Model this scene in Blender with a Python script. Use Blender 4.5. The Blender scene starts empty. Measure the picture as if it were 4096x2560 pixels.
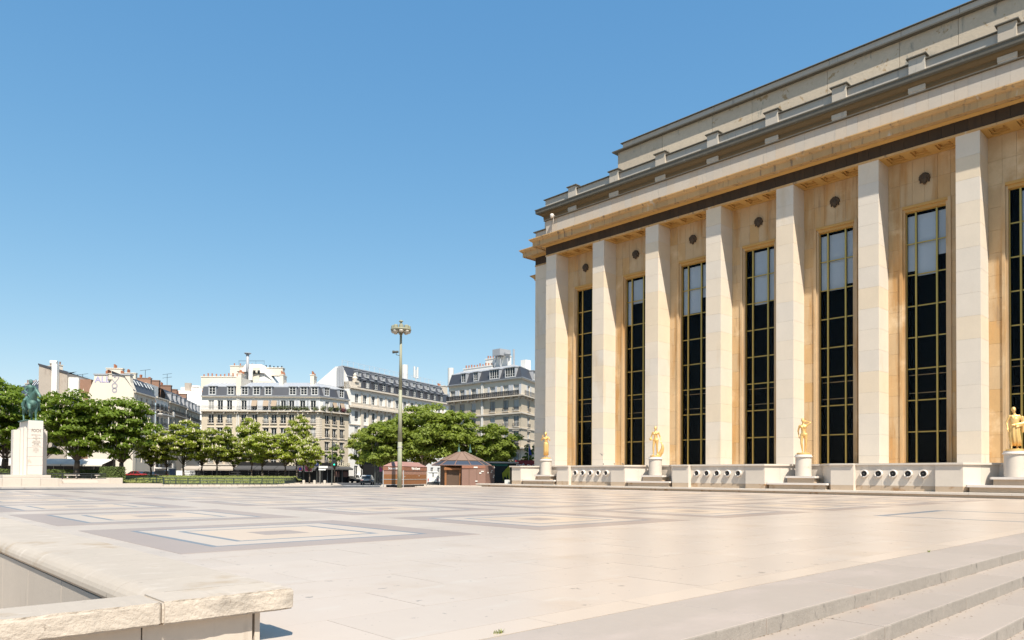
import bpy, bmesh, math, random
import numpy as np
from mathutils import Vector, Matrix, Euler
random.seed(7)
S = bpy.context.scene
COL = S.collection
R = math.radians

# ---------------------------------------------------------------- camera, sky, sun, exposure
F_PX, CY_PX, EYE = 2940.975, 1849.043, 1.4            # focal length and principal row of the 4096 px photograph
TH, PT, RO = R(43.454), R(1.036), R(.374)
fw0 = Vector((math.sin(TH), math.cos(TH), 0)); rt0 = Vector((math.cos(TH), -math.sin(TH), 0)); up0 = Vector((0, 0, 1))
FWD = fw0*math.cos(PT) + up0*math.sin(PT); UPV = up0*math.cos(PT) - fw0*math.sin(PT)
CR = rt0*math.cos(RO) + UPV*math.sin(RO); CU = UPV*math.cos(RO) - rt0*math.sin(RO)
CAM = Vector((0, 0, EYE))
cd = bpy.data.cameras.new('camera'); cam = bpy.data.objects.new('camera', cd); COL.objects.link(cam)
cd.sensor_width = 36; cd.sensor_fit = 'HORIZONTAL'; cd.lens = 36*F_PX/4096; cd.shift_y = (CY_PX-1280)/4096
cd.clip_start = .1; cd.clip_end = 6000
B_ = -FWD
cam.matrix_world = Matrix(((CR.x, CU.x, B_.x, CAM.x), (CR.y, CU.y, B_.y, CAM.y), (CR.z, CU.z, B_.z, CAM.z), (0, 0, 0, 1)))
S.camera = cam
TOSUN = Vector((-1.0, -2.0, 3.2)).normalized()
w = bpy.data.worlds.new('World'); S.world = w; w.use_nodes = True
nt = w.node_tree; bg = nt.nodes['Background']
sky = nt.nodes.new('ShaderNodeTexSky'); sky.sky_type = 'NISHITA'; sky.sun_disc = False
sky.sun_elevation = math.asin(TOSUN.z); sky.sun_rotation = math.atan2(TOSUN.x, TOSUN.y)
sky.altitude = 0; sky.air_density = 1.0; sky.dust_density = .15; sky.ozone_density = 3.5
sp_ = nt.nodes.new('ShaderNodeSeparateColor'); cb_ = nt.nodes.new('ShaderNodeCombineColor'); nt.links.new(sky.outputs[0], sp_.inputs[0])
for i_, (a_, g_) in enumerate(((.88, 1.0), (1.52, .66), (2.45, .42))):      # even colour grade of the whole sky, as the photograph's
    pw = nt.nodes.new('ShaderNodeMath'); pw.operation = 'POWER'; pw.inputs[1].default_value = g_; nt.links.new(sp_.outputs[i_], pw.inputs[0])
    ml = nt.nodes.new('ShaderNodeMath'); ml.operation = 'MULTIPLY'; ml.inputs[1].default_value = a_; nt.links.new(pw.outputs[0], ml.inputs[0]); nt.links.new(ml.outputs[0], cb_.inputs[i_])
nt.links.new(cb_.outputs[0], bg.inputs[0]); bg.inputs[1].default_value = .10
sd = bpy.data.lights.new('sun', 'SUN'); sd.energy = 5.0; sd.angle = R(.5); sd.color = (1.0, .93, .82)
sun = bpy.data.objects.new('sun', sd); COL.objects.link(sun); sun.rotation_mode = 'QUATERNION'
sun.rotation_quaternion = TOSUN.to_track_quat('Z', 'Y'); sun.location = (0, -40, 80)
S.view_settings.view_transform = 'Standard'; S.view_settings.look = 'None'; S.view_settings.gamma = 1
S.view_settings.use_curve_mapping = False; S.view_settings.exposure = .72
S.cycles.max_bounces = 6; S.cycles.transparent_max_bounces = 8; S.cycles.sample_clamp_indirect = 6

# ---------------------------------------------------------------- photo pixel -> place
def ray(u, v): return FWD + CR*((u-2048)/F_PX) - CU*((v-CY_PX)/F_PX)
def G(u, v, z=0):
    d = ray(u, v); return CAM + d*((z-EYE)/d.z)
def PX(u, v, X):
    d = ray(u, v); return CAM + d*(X/d.x)
def AD(u, v, dist):
    d = ray(u, v); return CAM + d*(dist/d.dot(fw0))
def gp(u, dist, z=0):
    p = AD(u, 1890, dist); return Vector((p.x, p.y, z))
def zat(u, v, dist): return AD(u, v, dist).z

# ---------------------------------------------------------------- mesh helpers
class MB:
    def __init__(s): s.v = []; s.f = []; s.m = []; s.mi = 0
    def add(s, vs, fs):
        o = len(s.v); s.v += [tuple(a) for a in vs]
        for f in fs: s.f.append(tuple(i+o for i in f)); s.m.append(s.mi)
        return s
    def box(s, x0, x1, y0, y1, z0, z1):
        return s.add([(x0,y0,z0),(x1,y0,z0),(x1,y1,z0),(x0,y1,z0),(x0,y0,z1),(x1,y0,z1),(x1,y1,z1),(x0,y1,z1)],
              [(3,2,1,0),(4,5,6,7),(0,1,5,4),(1,2,6,5),(2,3,7,6),(3,0,4,7)])
    def cbox(s, c, sz): return s.box(c[0]-sz[0]/2, c[0]+sz[0]/2, c[1]-sz[1]/2, c[1]+sz[1]/2, c[2]-sz[2]/2, c[2]+sz[2]/2)
    def prism(s, poly, z0, z1):
        n = len(poly)
        return s.add([(p[0], p[1], z0) for p in poly] + [(p[0], p[1], z1) for p in poly],
              [tuple(range(n-1, -1, -1)), tuple(range(n, 2*n))] + [(i, (i+1) % n, (i+1) % n+n, i+n) for i in range(n)])
    def ext_y(s, prof, y0, y1):      # prof: (x,z) points
        n = len(prof)
        return s.add([(p[0], y0, p[1]) for p in prof] + [(p[0], y1, p[1]) for p in prof],
              [tuple(range(n)), tuple(range(2*n-1, n-1, -1))] + [(i+n, (i+1) % n+n, (i+1) % n, i) for i in range(n)])
    def ext_x(s, prof, x0, x1):      # prof: (y,z) points
        n = len(prof)
        return s.add([(x0, p[0], p[1]) for p in prof] + [(x1, p[0], p[1]) for p in prof],
              [tuple(range(n-1, -1, -1)), tuple(range(n, 2*n))] + [(i, (i+1) % n, (i+1) % n+n, i+n) for i in range(n)])
    def tube(s, p0, p1, r0, r1=None, n=8, caps=True):
        r1 = r0 if r1 is None else r1
        p0 = Vector(p0); p1 = Vector(p1); d = (p1-p0)
        if d.length < 1e-6: return s
        d.normalize(); a = d.orthogonal().normalized(); b = d.cross(a)
        vs = []
        for p, r in ((p0, r0), (p1, r1)):
            for i in range(n):
                t = 2*math.pi*i/n; vs.append(p + a*(r*math.cos(t)) + b*(r*math.sin(t)))
        fs = [(i, (i+1) % n, (i+1) % n+n, i+n) for i in range(n)]
        if caps: fs += [tuple(range(n-1, -1, -1)), tuple(range(n, 2*n))]
        return s.add(vs, fs)
    def chain(s, pts, rad, n=8):
        for i in range(len(pts)-1): s.tube(pts[i], pts[i+1], rad[i], rad[i+1], n)
        return s
    def lathe(s, prof, c=(0,0,0), n=24, axis='z', caps=True):   # prof: (r,h)
        vs = []; fs = []
        for r, h in prof:
            for i in range(n):
                t = 2*math.pi*i/n; x, y = r*math.cos(t), r*math.sin(t)
                vs.append((c[0]+x, c[1]+y, c[2]+h) if axis == 'z' else (c[0]+h, c[1]+x, c[2]+y) if axis == 'x' else (c[0]+x, c[1]+h, c[2]+y))
        for k in range(len(prof)-1):
            for i in range(n): fs.append((k*n+i, k*n+(i+1) % n, (k+1)*n+(i+1) % n, (k+1)*n+i))
        if caps: fs.append(tuple(range(n-1, -1, -1))); fs.append(tuple((len(prof)-1)*n+i for i in range(n)))
        return s.add(vs, fs)
    def quad(s, a, b, c, d): return s.add([a, b, c, d], [(0, 1, 2, 3)])
    def mesh(s, name, mats, smooth=False, fix=True):
        me = bpy.data.meshes.new(name); me.from_pydata(s.v, [], s.f)
        if fix:
            bm = bmesh.new(); bm.from_mesh(me); bmesh.ops.recalc_face_normals(bm, faces=bm.faces); bm.to_mesh(me); bm.free()
        mats = mats if isinstance(mats, (list, tuple)) else [mats]
        for m in mats: me.materials.append(m)
        if len(mats) > 1: me.polygons.foreach_set('material_index', s.m)
        if smooth: me.polygons.foreach_set('use_smooth', [True]*len(me.polygons))
        me.update(); return me
    def build(s, name, mats, parent=None, smooth=False, fix=True):
        return obj(name, s.mesh(name, mats, smooth, fix), parent)

def obj(name, data, parent=None, loc=None, rz=0):
    o = bpy.data.objects.new(name, data); COL.objects.link(o)
    if parent is not None:
        o.parent = parent
        if parent.get('_w'): o.matrix_parent_inverse = Matrix.Translation(-parent.location)
    if loc is not None: o.location = loc
    if rz: o.rotation_euler = (0, 0, rz)
    return o
def tag(o, label, cat, group=None, kind=None):
    if label: o['label'] = label
    if cat: o['category'] = cat
    if group: o['group'] = group
    if kind: o['kind'] = kind
    return o
def thing(name, label, cat, loc=(0,0,0), rz=0, group=None, world=False):
    o = obj(name, None, None, loc, rz); o.empty_display_size = .3
    if world: o['_w'] = 1              # its parts are given in world coordinates
    return tag(o, label, cat, group)
def struct(o): o['kind'] = 'structure'; return o
def copy_tree(o, parent=None, loc=None, rz=None, label=None):
    c = o.copy(); COL.objects.link(c)
    if parent is not None: c.parent = parent
    if loc is not None: c.location = loc
    if rz is not None: c.rotation_euler = (0, 0, rz)
    if label: c['label'] = label
    for ch in o.children: copy_tree(ch, c)
    return c
_bev = {}
def bev_mesh(name, sx, sy, sz, b, m, seg=1):
    k = (name, round(sx, 3), round(sy, 3), round(sz, 3), b, m.name, seg)
    if k not in _bev:
        bm = bmesh.new(); bmesh.ops.create_cube(bm, size=1)
        bmesh.ops.scale(bm, vec=(sx, sy, sz), verts=bm.verts)
        bmesh.ops.bevel(bm, geom=bm.edges[:], offset=b, segments=seg, affect='EDGES', profile=.6)
        bmesh.ops.translate(bm, vec=(sx/2, sy/2, sz/2), verts=bm.verts)
        me = bpy.data.meshes.new(name); bm.to_mesh(me); bm.free(); me.materials.append(m); _bev[k] = me
    return _bev[k]
def block(name, x0, x1, y0, y1, z0, z1, m, parent, b=.012, seg=1):
    return obj(name, bev_mesh(name, x1-x0, y1-y0, z1-z0, b, m, seg), parent, (x0, y0, z0))

def organic(name, caps, ells, m, parent=None, voxel=.03, smooth=4):
    """one continuous surface from tapered limbs and ellipsoids"""
    bm = bmesh.new()
    def cone(p0, r0, p1, r1, n=12):
        p0 = Vector(p0); p1 = Vector(p1); d = p1-p0; L = d.length
        if L < 1e-5: return
        q = d.to_track_quat('Z', 'Y').to_matrix().to_4x4()
        bmesh.ops.create_cone(bm, cap_ends=True, segments=n, radius1=r0, radius2=r1, depth=L, matrix=Matrix.Translation((p0+p1)/2) @ q)
        for p, r in ((p0, r0), (p1, r1)):
            bmesh.ops.create_icosphere(bm, subdivisions=2, radius=r, matrix=Matrix.Translation(p))
    for c in caps: cone(*c)
    for e in ells:
        c, r = e[0], e[1]; rot = Euler(e[2]).to_matrix().to_4x4() if len(e) > 2 else Matrix.Identity(4)
        bmesh.ops.create_icosphere(bm, subdivisions=3, radius=1, matrix=Matrix.Translation(c) @ rot @ Matrix.Diagonal((r[0], r[1], r[2], 1)))
    me = bpy.data.meshes.new(name); bm.to_mesh(me); bm.free()
    o = bpy.data.objects.new(name, me); COL.objects.link(o)
    rm = o.modifiers.new('r', 'REMESH'); rm.mode = 'VOXEL'; rm.voxel_size = voxel; rm.use_smooth_shade = True
    sm = o.modifiers.new('s', 'SMOOTH'); sm.factor = .5; sm.iterations = smooth
    dg = bpy.context.evaluated_depsgraph_get()
    me2 = bpy.data.meshes.new_from_object(o.evaluated_get(dg)); bpy.data.objects.remove(o); bpy.data.meshes.remove(me)
    me2.name = name; me2.materials.clear(); me2.materials.append(m)
    me2.polygons.foreach_set('use_smooth', [True]*len(me2.polygons))
    return obj(name, me2, parent)

def text_mesh(txt, size, m, ext=.01, bold=0):
    cu = bpy.data.curves.new('lettering', 'FONT'); cu.body = txt; cu.size = size; cu.extrude = ext; cu.align_x = 'CENTER'; cu.align_y = 'CENTER'
    cu.offset = bold; cu.resolution_u = 2
    o = bpy.data.objects.new('lettering', cu); COL.objects.link(o)
    dg = bpy.context.evaluated_depsgraph_get()
    me = bpy.data.meshes.new_from_object(o.evaluated_get(dg)); bpy.data.objects.remove(o); bpy.data.curves.remove(cu)
    me.materials.clear(); me.materials.append(m); return me
def letters(txt, size, m, p, nrm, parent=None, ext=.01, bold=0, sx=1):
    """flat lettering standing upright at p, facing nrm"""
    n = Vector((nrm[0], nrm[1], 0)).normalized(); x = Vector((-n.y, n.x, 0))
    o = obj('lettering', text_mesh(txt, size, m, ext, bold), parent)
    o.matrix_basis = Matrix(((x.x*sx, 0, n.x, p[0]), (x.y*sx, 0, n.y, p[1]), (0, 1, 0, p[2]), (0, 0, 0, 1)))
    return o

# ---------------------------------------------------------------- materials
def mat(name, col, rough=.75, n=None, rnd=0, bump=None, stain=None, spec=.5, metal=0, joint=None, alt=None):
    """n: (scale, amount) tonal noise; rnd: tone per object; stain: (colour, scale xyz, threshold, softness); bump: (scale, strength)"""
    m = bpy.data.materials.new(name); m.use_nodes = True; t = m.node_tree; N = t.nodes; L = t.links
    b = N['Principled BSDF']; b.inputs['Roughness'].default_value = rough; b.inputs['Metallic'].default_value = metal
    b.inputs['Specular IOR Level'].default_value = spec
    b.inputs['Base Color'].default_value = (*col, 1)
    pos = N.new('ShaderNodeNewGeometry').outputs['Position']
    cur = None
    def rgb(c):
        q = N.new('ShaderNodeRGB'); q.outputs[0].default_value = (*c, 1); return q.outputs[0]
    def math_(op, a, bb):
        q = N.new('ShaderNodeMath'); q.operation = op
        for i, x in enumerate((a, bb)):
            if isinstance(x, (int, float)): q.inputs[i].default_value = x
            else: L.new(x, q.inputs[i])
        return q.outputs[0]
    def noise(scale, vec=None, det=5, ro=.6):
        q = N.new('ShaderNodeTexNoise'); q.inputs['Detail'].default_value = det; q.inputs['Roughness'].default_value = ro
        if isinstance(scale, (tuple, list)):
            mp = N.new('ShaderNodeMapping'); mp.inputs['Scale'].default_value = scale; L.new(pos, mp.inputs[0]); L.new(mp.outputs[0], q.inputs['Vector']); q.inputs['Scale'].default_value = 1
        else: L.new(pos, q.inputs['Vector']); q.inputs['Scale'].default_value = scale
        return q.outputs['Fac']
    fac = None
    if n:
        fac = math_('MULTIPLY_ADD', noise(n[0]), 2*n[1]); fac.node.inputs[2].default_value = 1-n[1]
        if len(n) > 2:
            f2 = math_('MULTIPLY_ADD', noise(n[2]), 2*n[3]); f2.node.inputs[2].default_value = 1-n[3]; fac = math_('MULTIPLY', fac, f2)
    if rnd:
        oi = N.new('ShaderNodeObjectInfo'); f2 = math_('MULTIPLY_ADD', oi.outputs['Random'], 2*rnd); f2.node.inputs[2].default_value = 1-rnd
        fac = f2 if fac is None else math_('MULTIPLY', fac, f2)
    cur = rgb(col)
    if alt:
        oi = N.new('ShaderNodeObjectInfo'); k = math_('POWER', oi.outputs['Random'], 2.2); mx = N.new('ShaderNodeMix'); mx.data_type = 'RGBA'; L.new(k, mx.inputs[0]); L.new(cur, mx.inputs[6]); mx.inputs[7].default_value = (*alt, 1); cur = mx.outputs[2]
    if stain:
        for sc, ss, th, so in (stain if isinstance(stain, list) else [stain]):
            k = N.new('ShaderNodeMapRange'); k.inputs['From Min'].default_value = th; k.inputs['From Max'].default_value = th+so
            L.new(noise(ss), k.inputs['Value'])
            mx = N.new('ShaderNodeMix'); mx.data_type = 'RGBA'; L.new(k.outputs[0], mx.inputs[0]); L.new(cur, mx.inputs[6]); mx.inputs[7].default_value = (*sc, 1); cur = mx.outputs[2]
    if joint:
        wd, ht, mo, jc = joint
        br = N.new('ShaderNodeTexBrick'); L.new(pos, br.inputs['Vector']); br.inputs['Scale'].default_value = 1
        br.inputs['Brick Width'].default_value = wd; br.inputs['Row Height'].default_value = ht; br.inputs['Mortar Size'].default_value = mo; br.inputs['Mortar Smooth'].default_value = .2
        br.inputs['Color1'].default_value = (.94, .94, .94, 1); br.inputs['Color2'].default_value = (1.05, 1.05, 1.05, 1); br.inputs['Mortar'].default_value = (jc, jc, jc, 1)
        mx = N.new('ShaderNodeMix'); mx.data_type = 'RGBA'; mx.blend_type = 'MULTIPLY'; mx.inputs[0].default_value = 1
        L.new(cur, mx.inputs[6]); L.new(br.outputs['Color'], mx.inputs[7]); cur = mx.outputs[2]
    if fac is not None:
        sc = N.new('ShaderNodeVectorMath'); sc.operation = 'SCALE'; L.new(cur, sc.inputs[0]); L.new(fac, sc.inputs['Scale']); cur = sc.outputs[0]
    L.new(cur, b.inputs['Base Color'])
    if bump:
        bp = N.new('ShaderNodeBump'); bp.inputs['Strength'].default_value = bump[1]; bp.inputs['Distance'].default_value = bump[2] if len(bump) > 2 else .02
        L.new(noise(bump[0], det=6), bp.inputs['Height']); L.new(bp.outputs[0], b.inputs['Normal'])
    return m
M = {}
M['stone'] = mat('pale limestone', (.63, .555, .465), .7, (.7, .07, 9, .05), .055, stain=((.56, .45, .32), (.5, .5, .12), .58, .18), alt=(.60, .49, .355))
M['stone_side'] = M['stone']
M['wall_stone'] = mat('ochre stained limestone', (.53, .38, .22), .75, (.5, .16, 8, .06), .10, stain=[((.44, .25, .095), (.8, .8, .10), .50, .14), ((.36, .24, .13), (1.6, 1.6, .25), .60, .12), ((.58, .43, .26), (.25, .25, .25), .58, .12)], alt=(.45, .28, .12))
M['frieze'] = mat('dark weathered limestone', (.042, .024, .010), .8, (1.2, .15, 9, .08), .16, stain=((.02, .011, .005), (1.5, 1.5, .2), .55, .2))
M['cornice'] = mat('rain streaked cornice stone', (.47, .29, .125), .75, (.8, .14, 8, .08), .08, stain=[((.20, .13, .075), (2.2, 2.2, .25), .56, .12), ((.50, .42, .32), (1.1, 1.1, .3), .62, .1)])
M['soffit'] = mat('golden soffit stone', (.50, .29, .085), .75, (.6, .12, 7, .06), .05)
M['moss'] = mat('mossy dark coping stone', (.105, .095, .075), .85, (1.5, .2, 10, .12), .06, stain=((.16, .15, .125), (1.2, 1.2, 1.2), .60, .12))
M['attic'] = mat('weathered attic stone', (.47, .42, .355), .75, (.9, .08, 7, .06), .06, stain=((.33, .30, .26), (1.6, 1.6, .3), .60, .12), alt=(.44, .37, .29))
M['rough_roof'] = mat('patchy roof stone', (.50, .415, .31), .85, (1.1, .13, 5, .12), .05, stain=[((.34, .23, .12), (.9, .9, .9), .60, .06), ((.27, .25, .205), (1.4, 1.4, .5), .60, .1)], bump=(4, .5, .05))
M['bed_dark'] = mat('shaded gold moulding', (.125, .08, .035), .8, (.8, .15, 7, .08), .05)  # golden moulding stone, its colour darkened to paint in the shade under the cornice
M['core'] = mat('stone joint', (.17, .135, .10), .9)
M['plinth'] = mat('terrace limestone', (.56, .49, .41), .7, (.8, .09, 8, .06), .06, stain=((.42, .31, .21), (.6, .6, .6), .64, .1))
M['plinth_base'] = mat('stained base course', (.42, .32, .225), .75, (1.0, .14, 7, .08), .09, stain=((.30, .18, .09), (.9, .9, .9), .58, .1))
M['white_slab'] = mat('pale slab stone', (.62, .555, .49), .6, (1.2, .06), .03)
M['bronze'] = mat('gilt bronze bars', (.50, .33, .09), .38, (3, .15), .05, metal=.75)
M['gold'] = mat('gilded bronze', (.72, .46, .17), .45, (2.5, .12, 14, .06), metal=.45, stain=((.42, .30, .07), (2.5, 2.5, 2.5), .6, .15))
M['verdigris'] = mat('green bronze patina', (.07, .145, .12), .6, (3, .25), metal=.25, stain=((.18, .30, .25), (2.2, 2.2, 1.0), .55, .15))
M['mask_stone'] = mat('dark carved stone', (.06, .038, .02), .7, (5, .25))
M['black'] = mat('black', (.012, .012, .013), .5)
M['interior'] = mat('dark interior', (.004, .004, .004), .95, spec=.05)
M['blind'] = mat('grey roller blind', (.50, .53, .57), .8, (1.2, .05), .06)
M['plaza'] = mat('polished plaza stone', (.45, .372, .305), .32, (.12, .05, 2.5, .035), joint=(2.0, 1.0, .006, .82), stain=[((.42, .335, .26), (.35, .35, .35), .55, .2), ((.47, .40, .335), (.9, 2.2, .9), .58, .15), ((.27, .225, .19), (5, 5, 5), .665, .012)], spec=.3)
M['slab'] = mat('pale paving slab', (.455, .377, .310), .34, (.4, .04, 5, .03), .03, stain=[((.42, .335, .26), (.6, .6, .6), .55, .2), ((.475, .41, .345), (.9, 2.5, .9), .58, .12), ((.25, .21, .175), (5, 5, 5), .66, .012)], spec=.3)
M['riser'] = mat('pitted grey step face', (.27, .235, .20), .85, (2.2, .16, 16, .16), .05, stain=[((.13, .115, .10), (7, 7, 3.5), .60, .10), ((.36, .31, .265), (3, 3, 1.2), .60, .12)], bump=(30, .5, .015))
M['slab_grey'] = mat('grey beige step stone', (.335, .28, .235), .5, (.5, .06, 6, .05), .05, stain=[((.37, .305, .26), (.5, 1.2, .5), .52, .15), ((.24, .205, .175), (3.0, 3.0, 3.0), .66, .06), ((.36, .27, .215), (.9, .9, .9), .62, .1)], bump=(30, .2, .01))
M['border_slab'] = mat('creamy border slab', (.475, .39, .315), .34, (.6, .04), .03, spec=.3)
M['mortar'] = mat('paving joint', (.17, .14, .115), .9, (6, .15))
M['inlay_grey'] = mat('grey inlay stone', (.315, .248, .208), .36, (.6, .06, 14, .05), .03, spec=.3)
M['inlay_blue'] = mat('blue grey inlay strip', (.16, .18, .205), .36, (1.0, .10), .04, spec=.3)
M['inlay_cream'] = mat('cream inlay stone', (.46, .378, .305), .34, (.5, .04), .02, spec=.3)
M['inlay_peach'] = mat('peach inlay stone', (.50, .39, .29), .34, (.5, .05), .03, spec=.3)
M['wall_cap'] = mat('worn coping stone', (.40, .34, .275), .6, (.8, .10, 12, .07), .05, stain=[((.33, .25, .165), (1.2, 1.2, 1.2), .56, .12), ((.46, .40, .335), (2.2, 5, 2.2), .58, .1), ((.23, .19, .15), (5, 9, 5), .69, .03)], bump=(14, .25, .012))
M['wall_rough'] = mat('rough hewn limestone', (.47, .40, .325), .85, (1.6, .16, 18, .14), .04, stain=[((.33, .285, .235), (2.0, 2.0, 2.6), .52, .12), ((.22, .18, .14), (9, 9, 9), .66, .05)], bump=(34, .6, .02))
M['wall_panel'] = mat('streaked wall panel', (.47, .405, .335), .75, (1.2, .10, 14, .05), .06, stain=[((.34, .28, .22), (4, 4, .35), .58, .14)], bump=(20, .25, .01))
# ================================================================ ground, road, plaza, steps
ROADZ, PAVEZ = -.35, -.2
M['asphalt'] = mat('road asphalt', (.055, .055, .06), .8, (.15, .15, 4, .1))
M['pavement'] = mat('sandy pavement', (.43, .36, .29), .85, (.2, .1, 3, .08))
M['kerb'] = mat('granite kerb', (.36, .33, .30), .8, (2, .12), .05)
M['earth'] = mat('far ground', (.16, .15, .12), .9, (.05, .2))
M['paint'] = mat('white road paint', (.68, .67, .64), .7, (3, .12))
g = MB(); g.quad((-3000,-3000,-4.2),(3000,-3000,-4.2),(3000,66,-4.2),(-3000,66,-4.2)); g.quad((-3000,66,-.40),(3000,66,-.40),(3000,4000,-.40),(-3000,4000,-.40)); g.quad((-3000,66,-4.2),(3000,66,-4.2),(3000,66,-.40),(-3000,66,-.40))
struct(g.build('ground', M['earth']))
g = MB(); g.quad((-160,69.3,ROADZ),(160,69.3,ROADZ),(160,330,ROADZ),(-160,330,ROADZ)); struct(g.build('road', M['asphalt']))
# plaza sheet: stone floor with a stairwell left open beside the low wall
PL_Y1 = 69.0; NX0, NX1, NY0, NY1 = 2.6, 30.6, 4.74, 13.0
g = MB()
for x0, x1, y0, y1 in ((NX1,60.7,NY0,PL_Y1),(NX0,NX1,NY1,PL_Y1),(-70,NX0,24,PL_Y1),(-70,NX0,NY0,5.95),(60.7,120,64.6,PL_Y1)):
    g.quad((x0,y0,0),(x1,y0,0),(x1,y1,0),(x0,y1,0))
plaza = struct(g.build('plaza', M['plaza'], fix=False))
g = MB(); g.box(-70,120,PL_Y1,PL_Y1+.3,-.6,-.004); e = g.build('plaza_edge', M['kerb'], plaza)
g = MB(); g.quad((NX0,NY0,-.012),(NX1,NY0,-.012),(NX1,NY1,-.012),(NX0,NY1,-.012)); g.build('joint_bed', M['mortar'], plaza, fix=False)
# near paving slabs
rr = random.Random(3)
y = NY0; row = 0; _sl = {}
def slab_me(a, b, m):
    k = (round(a, 3), round(b, 3), m.name)
    if k not in _sl: _sl[k] = MB().box(0, a, 0, b, -.06, .002).mesh('paving_slab', m)
    return _sl[k]
rows = [(.42, 1.5, M['border_slab'])] + [(1.18, 2.33, M['slab'])]*7
for h, L, m in rows:
    h = min(h, NY1-y)
    if h < .1: break
    x = NX0 + (1.0 if row == 0 else .98 if row % 2 else .98+L/2) - L
    while x < NX1:
        x0, x1 = max(x, NX0)+.003, min(x+L, NX1)-.003
        if x1-x0 > .05: obj('paving_slab', slab_me(x1-x0, h-.006, m), plaza, (x0, y+.003, rr.random()*.002))
        x += L
    y += h; row += 1
# inlaid squares
SQ, PITCH, OX, OY = 6.88, 8.905, 4.62, 13.2
def frame_strips(h0, h1):
    return [[(-h0,-h0),(h0,-h0),(h1,-h1),(-h1,-h1)], [(h0,-h0),(h0,h0),(h1,h1),(h1,-h1)], [(h0,h0),(-h0,h0),(-h1,h1),(h1,h1)], [(-h0,h0),(-h0,-h0),(-h1,-h1),(-h1,h1)]]
lev = [('grey_band', 3.44, 2.54, 'inlay_grey'), ('blue_line', 2.54, 2.41, 'inlay_blue'), ('cream_band', 2.41, 1.72, 'inlay_cream'), ('blue_line', 1.72, 1.58, 'inlay_blue'), ('peach_panel', 1.58, .54, 'inlay_peach')]
inl = []
for nm, a, b, mm in lev:
    for k, q in enumerate(frame_strips(a-.003, b+.003)):
        inl.append((nm, MB().prism(q, -.03, .004).mesh(nm, M[mm])))
inl.append(('centre_tile', MB().prism([(-.537,-.537),(.537,-.537),(.537,.537),(-.537,.537)], -.03, .004).mesh('centre_tile', M['inlay_grey'])))
nsq = 0
for j in range(6):
    for i in range(-3, 6):
        if i < 0 and j < 2: continue
        cx, cy = OX+SQ/2+i*PITCH, OY+SQ/2+j*PITCH
        for nm, me in inl: obj(nm, me, plaza, (cx, cy, 0))
        nsq += 1
# outlined panel further right
px0, px1, py1, py0 = 28.4, 35.6, 10.55, -22
for a in ((px0,px0+.22,py0,py1),(px1-.22,px1,py0,py1),(px0+.222,px1-.222,py1-.36,py1)):
    if a[0] >= NX1 or True:
        q = MB().box(a[0], a[1], max(a[2], 4.76), a[3], -.02, .0065); q.build('blue_line', M['inlay_blue'], plaza)
# steps going down towards the viewer's side
st = MB(); st.box(-60, 90, -12, 4.6, -4.2, -1.6)
steps = struct(st.build('steps', M['core']))
TR, RS = .635, .17
ys = [NY0, 3.58] + [3.58-TR*k for k in range(1, 9)]
for k in range(8):
    y1, y0 = ys[k], ys[k+1]; zt = .001-RS*k if k else .003
    L = 2.86; off = (6.9, 8.24, 9.1, 7.4, 8.0, 6.6, 9.0, 7.7)[k] % L
    for q in range(-3, 14):
        x0 = off+q*L; block('step_block', x0+.004, x0+L-.004, y0, y1+(.02 if k else -.003), zt-RS-.14, zt+random.uniform(-.002,.002), M['slab_grey'], steps, .016, 2)
for o in steps.children:
    if o.name.startswith('step_block') and len(o.data.materials) == 1:
        o.data.materials.append(M['riser'])
        for f_ in o.data.polygons: f_.material_index = 1 if f_.normal.y < -.8 else 0
lit = MB(); rl = random.Random(9)
for k in range(1, 4):
    for q in range(170):
        x = 5+rl.random()**1.3*14; yy_ = ys[k]-rl.random()**3*.22-.005; z = .004-RS*k; a = rl.random()*6.28; s_ = rl.uniform(.004, .02); lit.add([(x+s_*math.cos(a), yy_+s_*math.sin(a), z), (x-s_*.4*math.sin(a), yy_+s_*.4*math.cos(a), z+.004), (x-s_*math.cos(a), yy_-s_*math.sin(a), z+.001), (x+s_*.4*math.sin(a), yy_-s_*.4*math.cos(a), z+.004)], [(0,1,2,3)])
M['litter'] = mat('dry leaf litter', (.20, .13, .07), .9, (30, .4))
tag(lit.build('leaf_litter', M['litter'], None, fix=False), 'dry leaf crumbs gathered along the foot of the steps', 'litter', kind='stuff')
# little weeds in the step joints
def tuft(p, n, h, label):
    g = MB(); r2 = random.Random(n)
    for k in range(n):
        a = r2.random()*6.28; l = h*r2.uniform(.5, 1); b = Vector((r2.uniform(-.05,.05), r2.uniform(-.02,.02), 0)); d = Vector((math.cos(a)*.35, math.sin(a)*.35, 1)).normalized()
        s = Vector((math.sin(a), -math.cos(a), 0))*.006; m1 = b+d*l*.6; t = b+d*l+Vector((math.cos(a), math.sin(a), 0))*l*.25
        g.add([b-s, b+s, m1+s*.8, m1-s*.8, t], [(0,1,2,3),(3,2,4)])
    o = g.build('weed', M['weed'], None, fix=False); o.location = p; return tag(o, label, 'weed')
M['weed'] = mat('dry grass', (.22, .24, .07), .8, (20, .2))
tuft(G(3598, 2518, -.34)+Vector((0,.02,0)), 26, .2, 'dry grass tuft growing from the joint under the second step')
tuft(G(1996, 2535, 0)+Vector((0,0,.0)), 22, .05, 'tiny green weed in the joint beside the top step')
tuft(G(3716, 2209, 0), 16, .06, 'small green weed where the paving meets the grey landing stones')

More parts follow.
